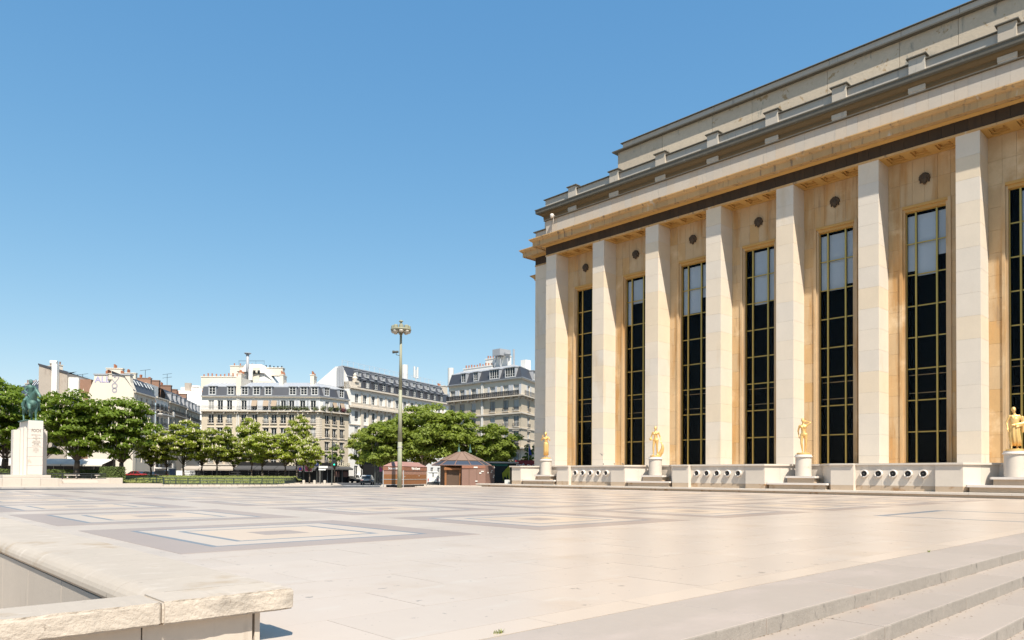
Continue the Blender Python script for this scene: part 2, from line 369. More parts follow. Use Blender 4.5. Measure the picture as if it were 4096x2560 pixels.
# ================================================================ low wall round the stairwell
CT = .44
wall = thing('low_wall', 'low L-shaped stone wall with thick worn coping around a stairwell', 'wall', (2.5, 6.2, 0), world=True)
cw = MB(); cw.box(-8, 2.70, 5.98, 6.2, -.02, .255); cw.box(2.15, 2.70, 6.2, 23.9, -3.4, .235); core_o = cw.build('wall_core', M['core'], wall)
def round_cap(x0, x1, y0, y1, name='coping_stone'):
    """leg running away from the viewer: bullnose towards the stairwell"""
    prof = []; r = .19
    zb, zt = .262, CT
    prof = [(x0+.02, zb), (x0, zb+.03)]
    for k in range(7):
        a = math.pi - k*math.pi/2/6; prof.append((x0+r+r*math.cos(a), zt-.145+.145*math.sin(a)))
    prof += [(x1-.015, zt), (x1, zt-.015), (x1, zb+.01), (x1-.01, zb)]
    n = len(prof); q = MB().ext_y(prof, y0, y1)
    o = q.build(name, M['wall_cap'], wall); return o
yy = [6.27, 7.07, 8.75, 10.45, 12.2, 13.95, 15.7, 17.5, 19.2, 21, 22.6, 23.9]
for k in range(len(yy)-1): round_cap(1.90, 2.93, yy[k]+.003, yy[k+1]-.003)
# front leg: heavy rough-fronted stones
def rough_stone(x0, x1, y0, y1, z0, z1, seed, name='coping_stone', amp=.006):
    bm = bmesh.new(); bmesh.ops.create_cube(bm, size=1); bmesh.ops.scale(bm, vec=(x1-x0, y1-y0, z1-z0), verts=bm.verts)
    bmesh.ops.bevel(bm, geom=bm.edges[:], offset=.014, segments=2, affect='EDGES')
    bmesh.ops.translate(bm, vec=((x0+x1)/2, (y0+y1)/2, (z0+z1)/2), verts=bm.verts)
    for cutx in np.linspace(x0, x1, 26)[1:-1]: bmesh.ops.bisect_plane(bm, geom=bm.verts[:]+bm.edges[:]+bm.faces[:], plane_co=(cutx,0,0), plane_no=(1,0,0))
    for cutz in np.linspace(z0, z1, 7)[1:-1]: bmesh.ops.bisect_plane(bm, geom=bm.verts[:]+bm.edges[:]+bm.faces[:], plane_co=(0,0,cutz), plane_no=(0,0,1))
    r2 = random.Random(seed)
    from mathutils import noise as nz
    for v in bm.verts:
        if v.co.y < y0+.03:
            p = v.co*9+Vector((seed, 0, 0)); v.co.y += amp*nz.noise(p)+amp*.7*nz.noise(p*3.1)
            if v.co.z > z1-.02: v.co.z -= abs(nz.noise(p*1.7))*.012; v.co.y += abs(nz.noise(p*2.3))*.012
            if v.co.z < z0+.02: v.co.z += abs(nz.noise(p*1.3))*.008
    me = bpy.data.meshes.new(name); bm.to_mesh(me); bm.free(); me.materials.append(M['wall_cap']); me.materials.append(M['wall_rough'])
    for f in me.polygons: f.material_index = 1 if abs(f.normal.y) > .6 or f.normal.x > .6 else 0
    return obj(name, me, wall)
fx = [2.96, 1.895, .62, -.8, -2.3, -4, -6, -8]
for k in range(len(fx)-1): rough_stone(fx[k+1]+.006, fx[k]-.004, 5.79, 6.268, .262, CT-.002*(k % 2), k+1)
# panels under the coping, front and stairwell side
px_ = [2.72, 2.665, 1.79, .5, -.9, -2.4, -4.1, -6, -8]
for k in range(len(px_)-1): block('wall_panel', px_[k+1]+.006, px_[k]-(.02 if k == 1 else .004), 5.90+(.012 if k == 0 else 0), 5.985, -.05, .252, M['wall_panel'], wall, .002)
py_ = [6.25, 7.4, 9.03, 10.71, 12.4, 14.1, 15.8, 17.5, 19.2, 21, 22.6, 23.9]
for k in range(len(py_)-1): block('wall_panel', 1.93, 2.148, py_[k]+.006, py_[k+1]-.006, -3.4, .244, M['wall_panel'], wall, .002)
g = MB(); g.quad((-70,5.98,-3.4),(2.2,5.98,-3.4),(2.2,24,-3.4),(-70,24,-3.4)); g.quad((-70,24,-3.4),(2.2,24,-3.4),(2.2,24,0),(-70,24,0)); struct(g.build('stairwell_floor', M['plaza']))
# ================================================================ palace
XC, XB, CP, CW, CY0 = 67.4, 69.65, 7.75, 1.74, 65.02
ZT, ZB = 29.4, 2.45
YA = -6.6                                   # the facade goes on to the right of the frame
pal = thing('palace', 'monumental pale limestone palace with tall square pillars and deep stepped cornice', 'palace', (64, 30, 0), world=True)
def sweep(prof, x, yend, ya=YA, xback=None, mb=None, seg=None):
    """moulding: prof points (projection o, z) along the facade plane x, mitred round its far end at yend"""
    mb = mb or MB(); n = len(prof); xb = xback if xback else x+2
    rings = [[(x-o, ya, z) for o, z in prof], [(x-o, yend+o, z) for o, z in prof], [(xb, yend+o, z) for o, z in prof]]
    vs = sum(rings, []); fs = []
    for k in range(2):
        for i in range(n): fs.append((k*n+i, k*n+(i+1) % n, (k+1)*n+(i+1) % n, (k+1)*n+i))
    fs += [tuple(range(n)), tuple(range(2*n, 3*n))]
    return mb.add(vs, fs)
cols = [CY0-CP*k for k in range(9)]
# pillars of stone courses
for yL in cols:
    pc = MB().box(XC+.03, XB+.4, yL-CW+.03, yL-.03, ZB-.3, ZT-.01).build('pillar', M['core'], pal)
    z = ZT
    while z > ZB-1.9:
        z0 = max(z-1.86, ZB-.3)
        block('stone_block', XC, XB+.3, yL-CW, yL, z0+.005, z-.005, M['stone'], pc, .003); z -= 1.86
        if z <= ZB: break
# walls and windows between the pillars
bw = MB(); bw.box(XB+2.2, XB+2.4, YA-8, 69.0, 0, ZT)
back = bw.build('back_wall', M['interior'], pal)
soff = []
pane_me = {}
M['glass'] = None
def glass_mat():
    m = bpy.data.materials.new('dark window glass'); m.use_nodes = True; t = m.node_tree; N = t.nodes; L = t.links; N.clear()
    out = N.new('ShaderNodeOutputMaterial'); tr = N.new('ShaderNodeBsdfTransparent'); gl = N.new('ShaderNodeBsdfGlossy'); mx = N.new('ShaderNodeMixShader'); fr = N.new('ShaderNodeFresnel')
    tr.inputs[0].default_value = (.93, .95, .96, 1); gl.inputs['Roughness'].default_value = .02; gl.inputs[0].default_value = (.7, .75, .8, 1); fr.inputs[0].default_value = 1.13
    L.new(fr.outputs[0], mx.inputs[0]); L.new(tr.outputs[0], mx.inputs[1]); L.new(gl.outputs[0], mx.inputs[2]); L.new(mx.outputs[0], out.inputs[0]); return m
M['glass'] = glass_mat()
GX = XB+.42; ROWS = [24.86-2.77*k for k in range(9)]
rr = random.Random(11)
blinds = {0: [], 1: [(0,1,1.0),(0,0,1.9),(0,2,.6)], 2: [(0,1,1.85),(0,0,1.9),(0,2,1.3)], 3: [(0,1,1.95),(0,2,1.9)], 4: [(0,0,1.9),(0,1,1.95),(0,2,1.75)], 5: [(0,0,1.75),(0,1,1.92),(0,2,1.4)], 6: [(0,0,.0),(0,1,1.9),(0,2,1.9)], 7: [(0,0,1.9),(0,1,1.9),(0,2,1.9)]}
curls = [((-.02+.04*math.cos(k*2.1), .37*math.cos(math.pi*k/9), .10+.42*math.sin(math.pi*k/9)), (.15, .10, .10)) for k in range(10)]+[((.04, sy*.33, -.08-.1*k), (.10, .07, .08)) for sy in (-1, 1) for k in range(2)]
hm = organic('mask', [((0,0,-.30),.14,(-.02,0,.0),.24)], [((-.02,0,.06),(.24,.29,.40)), ((-.25,0,.03),(.045,.04,.12)), ((-.23,.12,.15),(.03,.09,.022)), ((-.23,-.12,.15),(.03,.09,.022)), ((-.205,0,-.15),(.035,.085,.02)), ((-.16,0,-.33),(.06,.09,.05)), ((.02,0,.34),(.25,.30,.16))]+curls, M['mask_stone'], None, .026, 1)
mask_me = hm.data; bpy.data.objects.remove(hm)
for k in range(8):
    yR, yL2 = cols[k]-CW, cols[k+1]; yc = (yR+yL2)/2
    bay = MB().box(XB+.12, XB+.3, yL2, yc-2.0, ZB-.3, ZT).box(XB+.12, XB+.3, yc+2.0, yR, ZB-.3, ZT).box(XB+.12, XB+.3, yc-2.0, yc+2.0, 25.3, ZT).build('bay_wall', M['core'], pal)
    z = ZT; lv = [ZT, 27.4, 25.42]
    for r_ in range(2):
        for q in range(6):
            w6 = (yR-yL2)/6; block('wall_panel', XB, XB+.14, yL2+q*w6+.006, yL2+(q+1)*w6-.006, lv[r_+1]+.006, lv[r_]-.006, M['wall_stone'], bay, .006)
    z = 25.42
    while z > ZB:
        z0 = max(z-1.86, ZB-.3)
        block('wall_panel', XB, XB+.14, yL2+.006, yc-2.046, z0+.006, z-.006, M['wall_stone'], bay, .006)
        block('wall_panel', XB, XB+.14, yc+2.046, yR-.006, z0+.006, z-.006, M['wall_stone'], bay, .006); z -= 1.86
    # stone surround
    for s in (-1, 1):
        q = MB()
        a, b_ = sorted((yc+s*2.04, yc+s*1.80)); q.box(XB-.10, XB+.5, a, b_, ZB-.3, 25.40)
        a, b_ = sorted((yc+s*1.80, yc+s*1.62)); q.box(XB+.06, XB+.5, a, b_, ZB-.3, 25.16)
        q.build('window_jamb', M['wall_stone'], pal)
    MB().box(XB-.10, XB+.5, yc-1.797, yc+1.797, 25.165, 25.40).box(XB+.06, XB+.5, yc-1.617, yc+1.617, 24.9, 25.162).build('window_lintel', M['soffit'], pal)
    f = MB()
    for y_, w_ in ((-1.58, .08), (-.83, .14), (.83, .14), (1.58, .08)): f.box(GX-.10, GX+.06, yc+y_-w_/2, yc+y_+w_/2, ZB-.3, 24.9)
    for z_ in ROWS: 
        for a, b_ in ((-1.54, -.9), (-.76, .76), (.9, 1.54)): f.box(GX-.06, GX+.05, yc+a, yc+b_, z_-.045, z_+.045)
    win = f.build('window', M['bronze'], pal)
    for r_ in range(8):
        for c, (a, b_) in enumerate(((-1.54, -.9), (-.76, .76), (.9, 1.54))):
            key = (c,)
            if key not in pane_me: pane_me[key] = MB().box(0, .012, a, b_, .045, 2.725).mesh('pane', M['glass'])
            obj('pane', pane_me[key], win, (GX, yc, ROWS[r_+1]))
    for _, c, ln in blinds[k]:
        a, b_ = ((.9, 1.54), (-.76, .76), (-1.54, -.9))[c]
        if ln > .1:
            zb_ = 24.6-ln*2.77+rr.uniform(-.1, .1)
            q = MB(); n = 10
            for i in range(n): q.box(GX+.16, GX+.18, yc+a, yc+b_, zb_+(24.6-zb_)*i/n+.004, zb_+(24.6-zb_)*(i+1)/n)
            q.build('blind', M['blind'], win)
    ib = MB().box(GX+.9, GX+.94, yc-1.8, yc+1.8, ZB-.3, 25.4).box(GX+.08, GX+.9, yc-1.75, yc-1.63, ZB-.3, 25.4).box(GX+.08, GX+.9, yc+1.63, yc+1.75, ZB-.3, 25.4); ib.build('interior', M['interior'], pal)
    # two inner handrails seen through the glass
    MB().box(GX+.5, GX+.53, yc-1.6, yc+1.6, 10.5, 10.56).box(GX+.5, GX+.53, yc-1.6, yc+1.6, 8.9, 8.96).build('inner_rail', M['cornice'], pal)
    mo = obj('mask', mask_me, pal, (XB-.12, yc-.02, 27.35))
    # coffered soffit
    s_ = MB(); ya_, yb_ = yL2, yR; cs = [yc-1.92, yc, yc+1.92]; x0_, x1_ = XC+.42, XB-.42
    ycut = [ya_] + sum([[c-.62, c+.62] for c in cs], []) + [yb_]
    for i in range(len(ycut)-1):
        if i % 2: 
            s_.box(XC+.03, x0_, ycut[i], ycut[i+1], ZT, ZT+.35); s_.box(x1_, XB+.12, ycut[i], ycut[i+1], ZT, ZT+.35)
        else: s_.box(XC+.03, XB+.12, ycut[i], ycut[i+1], ZT, ZT+.35)
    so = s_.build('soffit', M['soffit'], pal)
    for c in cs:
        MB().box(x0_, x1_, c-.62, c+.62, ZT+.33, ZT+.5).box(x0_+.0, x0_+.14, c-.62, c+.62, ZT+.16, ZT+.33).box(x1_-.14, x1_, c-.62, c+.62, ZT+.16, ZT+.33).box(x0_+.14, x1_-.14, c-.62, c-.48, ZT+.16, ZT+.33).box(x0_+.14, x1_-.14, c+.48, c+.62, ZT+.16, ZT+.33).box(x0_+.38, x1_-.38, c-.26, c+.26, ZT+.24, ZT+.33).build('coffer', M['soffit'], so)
# entablature
def entab(x, yend, ya, name='entablature', npan=True, attic=True, mf=None):
    core = sweep([(-.03, ZT+.001), (-.03, 31.0), (-1.8, 31.0), (-1.8, ZT+.55), (-.32, ZT+.55), (-.32, ZT+.001)], x, yend-.0, ya).build(name, M['core'], pal)
    sweep([(.06, ZT-.002), (.06, ZT+.16), (.02, ZT+.2), (-.1, ZT+.2), (-.1, ZT-.002)], x, yend, ya).build('architrave_band', M['cornice'], core)
    w_ = CP/8; y = yend
    while y > ya+.1:
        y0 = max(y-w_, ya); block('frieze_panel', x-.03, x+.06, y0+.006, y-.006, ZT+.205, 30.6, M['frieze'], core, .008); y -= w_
    # bed moulding and crowning cornice, cut into blocks
    bed = [(-.1, 30.6), (.05, 30.6), (.16, 30.63), (.30, 30.72), (.36, 30.74), (.36, 30.78), (-.1, 30.78)]
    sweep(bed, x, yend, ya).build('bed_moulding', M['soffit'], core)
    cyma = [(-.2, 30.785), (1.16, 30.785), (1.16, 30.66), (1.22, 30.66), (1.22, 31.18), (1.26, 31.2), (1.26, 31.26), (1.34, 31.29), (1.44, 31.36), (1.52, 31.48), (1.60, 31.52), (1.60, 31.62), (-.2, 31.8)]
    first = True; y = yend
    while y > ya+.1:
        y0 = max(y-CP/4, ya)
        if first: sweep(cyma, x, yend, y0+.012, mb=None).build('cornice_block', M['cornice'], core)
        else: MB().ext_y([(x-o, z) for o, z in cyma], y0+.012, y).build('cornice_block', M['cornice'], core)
        first = False; y -= CP/4
    if attic:
        ac = sweep([(-.02, 31.6), (-.02, 33.95), (-1.6, 33.95), (-1.6, 31.6)], x, yend, ya).build('attic', M['core'], pal)
        y = yend
        while y > ya+.1:
            y0 = max(y-w_, ya); block('attic_panel', x-.02, x+.05, y0+.005, y-.005, 31.62, 33.96, M['attic'], ac, .006); y -= w_
        sweep([(-1.2, 33.965), (.22, 33.965), (.24, 34.0), (.24, 34.09), (.1, 34.14), (-1.2, 34.2)], x, yend, ya).build('ledge', M['moss'], ac)
entab(XC, CY0+.05, YA)
# set back end wall beside the first pillar
ew = MB().box(XB+.05, XB+6, 65.1, 69.1, 0, ZT).build('end_wall', M['core'], pal)
z = ZT
while z > ZB:
    z0 = max(z-1.86, ZB-.3)
    for a, b_ in ((65.08, 67.1), (67.1, 69.18)): block('wall_panel', XB-.01, XB+.2, a+.006, b_-.006, z0+.006, z-.006, M['stone'], ew, .006)
    z -= 1.86
entab(XB+.02, 69.2, 65.6)
# wing further back: only the end of its cornice shows past the corner
MB().box(79.9, 95, 69.3, 77.6, 0, 31).build('wing_wall', M['stone'], pal)
sweep([(-.2, 30.4), (.1, 30.4), (.3, 30.8), (.9, 31.0), (1.0, 31.3), (1.5, 31.75), (-.2, 31.9)], 79.8, 77.6, 69.3).build('wing_cornice', M['cornice'], pal)
# terrace roof between attic and upper storey
MB().box(XC+1.5, 82, YA, 69, 30.9, 31.4).build('terrace_roof', M['attic'], pal)
# upper storey
XU, YU = 80.2, 77.7
us = MB().box(XU+.02, XU+12, YA, YU, 31.2, 41.3).build('upper_storey', M['attic'], pal)
w_ = CP/8; y = YU
while y > YA:
    block('wall_panel', XU-.03, XU+.04, y-w_+.006, y-.006, 37.5, 40.4, M['attic'], us, .006); y -= w_
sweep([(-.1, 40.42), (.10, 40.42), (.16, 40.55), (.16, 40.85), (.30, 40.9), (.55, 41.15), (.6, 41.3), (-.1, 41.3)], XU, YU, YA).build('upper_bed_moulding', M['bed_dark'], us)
sweep([(-.3, 41.305), (1.0, 41.305), (1.02, 41.36), (1.05, 41.8), (1.12, 41.84), (1.12, 41.94), (-.3, 42.06)], XU, YU, YA).build('upper_cornice', M['moss'], us)
sweep([(-.4, 42.0), (.0, 42.0), (.0, 43.38), (-.4, 43.38)], XU, YU-.1, YA).build('parapet', M['attic'], us)
sweep([(-.45, 43.385), (.20, 43.385), (.24, 43.43), (.24, 43.5), (-.45, 43.54)], XU, YU-.1, YA).build('parapet_coping', M['moss'], us)
for k in range(-1, 9):
    yc = CY0-CW/2-CP*k
    if k >= 0 or True:
        block('pilaster', XU-.3, XU-.035, yc-.76, yc+.76, 36.5, 40.42, M['attic'], us, .01)
        block('pilaster_cap', XU-.36, XU-.035, yc-.8, yc+.8, 40.425, 40.9, M['attic'], us, .02)
        block('pedestal', XU-.32, XU+.45, yc-.76, yc+.76, 42.07, 43.84, M['attic'], us, .012)
        block('pedestal_coping', XU-.55, XU+.5, yc-.95, yc+.95, 43.845, 43.98, M['moss'], us, .02)
# roof block
XR, YR_ = 84.0, 66.6
rb = MB().box(XR, XR+20, YA-2, YR_, 41, 48.36).box(XR+.42, XR+19, YA-2, YR_-.55, 48.36, 49.68).build('roof_block', M['rough_roof'], pal)
sweep([(-.5, 48.365), (.62, 48.365), (.66, 48.4), (.66, 48.56), (-.5, 48.7)], XR, YR_, YA-2, XR+18).build('roof_ledge', M['moss'], rb)
sweep([(-.5, 49.685), (.27, 49.685), (.30, 49.75), (.27, 49.82), (-.5, 49.88)], XR+.42, YR_-.55, YA-2, XR+18).build('roof_coping', M['moss'], rb)
# roof slabs with open joints
y = YR_; rj = random.Random(5)
while y > YA:
    L = rj.choice((5.6, 7.75, 7.75, 9.4)); y0 = max(y-L, YA)
    block('roof_slab', XR-.12, XR+.02, y0+.02, y-.02, 42.2, 48.355, M['rough_roof'], rb, .01); block('roof_slab', XR+.32, XR+.44, y0+.02, min(y, YR_-.55)-.02, 48.72, 49.675, M['attic'], rb, .01); y -= L
# security camera on the attic ledge
cp = PX(2209, 868, XC-.5); q = MB(); q.tube((XC-.02, cp.y, 34.25), (XC-.5, cp.y, 34.3), .05); q.lathe([(.001,-.34),(.16,-.3),(.22,-.18),(.24,0),(.24,.14),(.14,.22),(.001,.24)], (XC-.55, cp.y, 34.2), 14); q.tube((XC-.3, cp.y, 34.2), (XC-.3, cp.y, 33.0), .03, n=6)
q.build('security_camera', M['white_slab'], pal, True)

# ---------------- terrace wall with fountain niches
X1, X2, PT_ = 61.0, 63.3, 2.42
YST = [59.95, 44.45, 28.95, 13.45, -2.05]
plat = MB(); plat.box(60.62, 61.6, YA, 70.2, -.1, .2).box(61.6, XC+2, YA, 69.1, -.1, .385); tw = plat.build('terrace_wall', M['plinth_base'], pal)
y = 70.5
while y > YA:
    block('step_slab', 60.5, 61.62, max(y-2.6, YA)+.004, y-.004, .205, .39, M['plinth'], tw, .015); y -= 2.6
MB().box(63.68, XC+2.2, YA, 64.7, .385, 2.40).build('terrace_core', M['plinth'], tw)
def course(name, poly, z0, z1, m): return MB().prism(poly, z0, z1).build(name, m, tw)
def wseg(x0, y0, x1, y1, t=.35, pan=1.0, cap=True, base=True):
    """straight run of terrace wall between two plan points, visible face towards the plaza"""
    a = Vector((x0, y0, 0)); b = Vector((x1, y1, 0)); d = b-a; L = d.length; d.normalize(); n = Vector((d.y, -d.x, 0))
    if n.x > 0: n = -n
    k = max(1, round(L/pan))
    for i in range(k):
        p = a+d*(L*i/k+.004); q = a+d*(L*(i+1)/k-.004)
        if base: course('base_stone', [(p.x, p.y), (q.x, q.y), (q.x-n.x*t, q.y-n.y*t), (p.x-n.x*t, p.y-n.y*t)], .392, .80, M['plinth_base'])
        course('wall_stone', [(p.x+n.x*.0, p.y), (q.x, q.y), (q.x-n.x*t, q.y-n.y*t), (p.x-n.x*t, p.y-n.y*t)], .806 if base else .392, PT_-.005, M['plinth'])
def cap(poly): course('coping_stone', poly, PT_, PT_+.15, M['plinth'])
noz = MB(); noz.lathe([(.31,0),(.31,-.20),(.295,-.235),(.245,-.235),(.225,-.20),(.215,-.02)], (0,0,0), 20, 'x', False); noz_me = noz.mesh('spotlight', M['white_slab'], True)
lens_me = MB().lathe([(.001,-.08),(.215,-.08),(.215,-.06),(.001,-.06)], (0,0,0), 18, 'x').mesh('lens', M['black'])
sp_me = MB().lathe([(.001,-.34),(.05,-.34),(.07,-.27),(.09,-.2),(.09,-.08)], (0,0,-.03), 10, 'x').mesh('spout', M['black'], True)
for iy, yc in enumerate(YST):
    for s in (1, -1):
        a, b_ = yc+s*2.92, yc+s*4.76
        wseg(X1, max(a, b_), X1, min(a, b_), pan=1.84)
        if s == 1: MB().box(X1+.002, X1+.45, a+.004, a+.3, .392, PT_-.005)
        wseg(X1+.02, a, X2, yc+s*1.18, pan=1.5)
        wl = [(X1-.13, b_), (X1-.13, a-s*.05), (X2-.1, yc+s*1.18-s*.12), (X2+.5, yc+s*1.18-s*.12), (X2+.5, b_)]
        cap(wl)
    wseg(X2, yc+1.18, X2, yc-1.18, pan=1.18); cap([(X2-.1, yc+1.05), (X2-.1, yc-1.05), (X2+.5, yc-1.05), (X2+.5, yc+1.05)])
    # recessed bay with spotlights
    if iy < 4:
        ya_, yb_ = yc-4.76, yc-15.5+4.76
        wseg(X1+.45, ya_, X1+.45, yb_, pan=1.0); cap([(X1+.32, ya_-.003), (X1+.9, ya_-.003), (X1+.9, yb_+.003), (X1+.32, yb_+.003)])
        MB().box(X1+.002, X1+.45, ya_, ya_+.3, .392, PT_-.005).build('return_stone', M['plinth'], tw)
        MB().box(X1+.002, X1+.45, yb_-.3, yb_, .392, PT_-.005).build('return_stone', M['plinth'], tw)
        ym = (ya_+yb_)/2+.1
        for k in range(5):
            sp = obj('spotlight', noz_me, tw, (X1+.452, ym+1.09*(2-k), 1.74)); obj('lens', lens_me, sp) if False else None
            obj('spotlight_lens', lens_me, tw, (X1+.452-.02, ym+1.09*(2-k), 1.74))
            if (iy, k) not in ((0, 3),): obj('spout', sp_me, tw, (X1+.45, ym+1.09*(2-k), 1.74))
MB().box(X1+.0, X1+5, 64.40, 64.72, .392, PT_-.005).build('return_stone', M['plinth'], tw)
# ================================================================ golden statues on their fountain pedestals
def figure(name, k, J, hair, m, parent, extra_c=(), extra_e=(), voxel=.028):
    """standing figure, 1.75 units tall times k, facing local -Y; J gives the joints"""
    def P(p): return tuple(a*k for a in p)
    c = []
    hip = J.get('hip', 0); sh = J.get('sh', 0)
    pel = (hip, 0, .93); ch = (sh, .0, 1.28); nk = (sh, .0, 1.47); hd = J.get('head', (sh, -.02, 1.62))
    A = lambda p0, r0, p1, r1: c.append((P(p0), r0*k, P(p1), r1*k))
    A(pel, .125, (hip*.5+sh*.5, 0, 1.09), .105); A((hip*.5+sh*.5, 0, 1.09), .105, ch, .12)
    A((sh-.10, 0, 1.36), .075, (sh+.10, 0, 1.36), .075); A((hip-.075, .0, .92), .105, (hip+.075, .0, .92), .105)
    A(nk, .05, (hd[0], hd[1]+.02, hd[2]-.06), .048); A(ch, .11, nk, .055)
    for s, side in ((-1, 'l'), (1, 'r')):
        hp = (hip+s*.085, 0, .90); kn = J[side+'knee']; an = J[side+'foot']
        A(hp, .092, kn, .058); A(kn, .060, (kn[0]*.55+an[0]*.45, kn[1]*.6+an[1]*.4+.015, kn[2]*.6+an[2]*.4), .056); A((kn[0]*.55+an[0]*.45, kn[1]*.6+an[1]*.4+.015, kn[2]*.6+an[2]*.4), .054, an, .034)
        A((an[0], an[1]+.02, .035), .034, (an[0]+s*.02, an[1]-.15, .025), .026)
        so = (sh+s*.165, .0, 1.38); el = J[side+'elb']; ha = J[side+'hand']
        A(so, .052, el, .040); A(el, .040, ha, .027)
        d = (Vector(ha)-Vector(el)).normalized(); tip = Vector(ha)+d*.07; A(ha, .030, tuple(tip), .026)
        side_v = d.orthogonal().normalized()
        for q in range(4):
            o = side_v*(.024-.016*q); A(tuple(tip+o), .0135, tuple(tip+o+d*(.075-.012*abs(q-1.3))), .010)
        A(tuple(Vector(ha)+side_v*.03), .014, tuple(Vector(ha)+side_v*.06+d*.06), .011)
    e = [(P(hd), (.072*k, .088*k, .112*k)), (P((hd[0], hd[1]-.088, hd[2]-.012)), (.014*k, .022*k, .026*k)), (P((hd[0], hd[1]-.06, hd[2]-.075)), (.04*k, .035*k, .03*k)),
         (P((hd[0]-.075, hd[1]+.005, hd[2]-.005)), (.012*k, .02*k, .03*k)), (P((hd[0]+.075, hd[1]+.005, hd[2]-.005)), (.012*k, .02*k, .03*k)), (P((hd[0], hd[1]-.075, hd[2]-.05)), (.026*k, .016*k, .009*k))]
    e += [(P((sh-.07, -.10, 1.30)), (.06*k, .05*k, .06*k)), (P((sh+.07, -.10, 1.30)), (.06*k, .05*k, .06*k)), (P((hip, .07, .90)), (.14*k, .09*k, .11*k))]
    for hc, hr in hair: e.append((P((hd[0]+hc[0], hd[1]+hc[1], hd[2]+hc[2])), tuple(a*k for a in hr)))
    for p0, r0, p1, r1 in extra_c: A(p0, r0, p1, r1)
    for cc, r_ in extra_e: e.append((P(cc), tuple(a*k for a in r_)))
    return organic(name, c, e, m, parent, voxel*k/1.7, 3)
def dress(name, rings, k, m, parent, folds=11, amp=.012, n=66):
    """draped cloth: rings of (z, cx, cy, rx, ry)"""
    vs = []; fs = []
    for q, (z, cx, cy, rx, ry) in enumerate(rings):
        for i in range(n):
            t = 2*math.pi*i/n; am = amp*(1.15-z)*2.0
            r_ = 1+am/max(rx, .05)*math.sin(folds*t+.6*math.sin(3*t+q*.4))
            vs.append(((cx+rx*r_*math.cos(t))*k, (cy+ry*r_*math.sin(t))*k, (z+.008*math.sin(5*t)*(1 if q == 0 else 0))*k))
    for q in range(len(rings)-1):
        for i in range(n): fs.append((q*n+i, q*n+(i+1) % n, (q+1)*n+(i+1) % n, (q+1)*n+i))
    g = MB(); g.add(vs, fs); o = g.build(name, m, parent, True); so = o.modifiers.new('t', 'SOLIDIFY'); so.thickness = .02*k; return o
KS = 3.0/1.74
bun = [((0, .02, .03), (.085, .1, .10)), ((0, .10, -.01), (.06, .05, .06))]
XST = 62.3
labs = ['golden statue of a woman in a long dress, playing pipes',
        'golden statue of a woman holding a jar, a dolphin at her side',
        'golden statue of a woman with one arm raised to the back of her head',
        'golden statue of a woman in gathered robes with one arm across her waist']
plabs = ['round stone pedestal with two ledges under the golden pipe player', 'round stone pedestal with two ledges under the golden statue with the dolphin',
         'round stone pedestal with two ledges under the golden statue with a raised arm', 'round stone pedestal with two ledges under the golden robed statue']
drum_me = MB().lathe([(.66,0),(.66,1.60),(.665,1.605),(.001,1.605)][:2], (0,0,0), 40, 'z', False).mesh('drum', M['plinth'], True)
cap_me = MB().lathe([(.68,0),(.76,.04),(.76,.10),(.70,.12),(.68,.16),(.68,.25)], (0,0,0), 40).mesh('cap', M['white_slab'])
def ledge_poly(hw, xf, xb): return [(xf+.1, hw), (xf, hw-.1), (xf, -hw+.1), (xf+.1, -hw), (xb, -hw), (xb, hw)]
for i, yc in enumerate(YST[:4]):
    p = thing('pedestal', plabs[i], 'pedestal', (XST, yc, .39), group='fountain pedestals along the palace')
    d = obj('drum', drum_me, p, (0, 0, 1.14)); obj('cap', cap_me, p, (0, 0, 2.745))
    for nm, hw, xf, z0, z1, rec in (('ledge', 2.72, -1.42, .38, .54, .16), ('ledge', 1.40, -.66, .96, 1.135, .14)):
        MB().prism(ledge_poly(hw, xf, .62), z0, z1).build(nm, M['white_slab'], p)
        MB().box(xf+rec, .6, -hw+.2, hw-.2, 0.002 if z0 < .5 else .545, z0-.002).build('riser', M['plinth_base'], p)
base_me = MB().lathe([(.54,0),(.55,.02),(.55,.13),(.53,.15)], (0,0,0), 36).mesh('base', M['gold'])
def statue(i, face=-68):
    s = thing('statue', labs[i], 'statue', (XST, YST[i], 3.39), R(face), group='golden statues'); obj('base', base_me, s); return s
z0 = .15/KS
def lift(o): o.location.z = .14; return o
s = statue(0)
lift(figure('body', KS, dict(lknee=(-.07,-.06,.5), lfoot=(-.05,-.03,.07), rknee=(.08,-.03,.5), rfoot=(.06,.03,.07), lelb=(-.31,-.10,1.18), lhand=(-.19,-.20,1.42), relb=(.29,-.06,1.16), rhand=(.24,-.22,1.34), head=(-.02,-.04,1.62)), bun, M['gold'], s,
    extra_c=[((-.16,-.17,1.54),.014,(-.2,-.24,1.36),.014), ((-.13,-.18,1.54),.014,(-.16,-.25,1.38),.014)]))
lift(dress('dress', [(.16,0,0,.155,.14),(.5,0,0,.165,.15),(.8,0,0,.18,.155),(.95,0,0,.172,.145),(1.06,0,0,.14,.12)], KS, M['gold'], s))
s = statue(1)
lift(figure('body', KS, dict(hip=.01, lknee=(-.11,-.07,.50), lfoot=(-.10,-.08,.07), rknee=(.09,.0,.5), rfoot=(.10,.04,.07), lelb=(-.27,.05,1.10), lhand=(-.20,-.12,.98), relb=(.27,.06,1.10), rhand=(.34,-.03,.84)), bun, M['gold'], s, extra_e=[((-.25,-.16,.98),(.085,.085,.095))]))
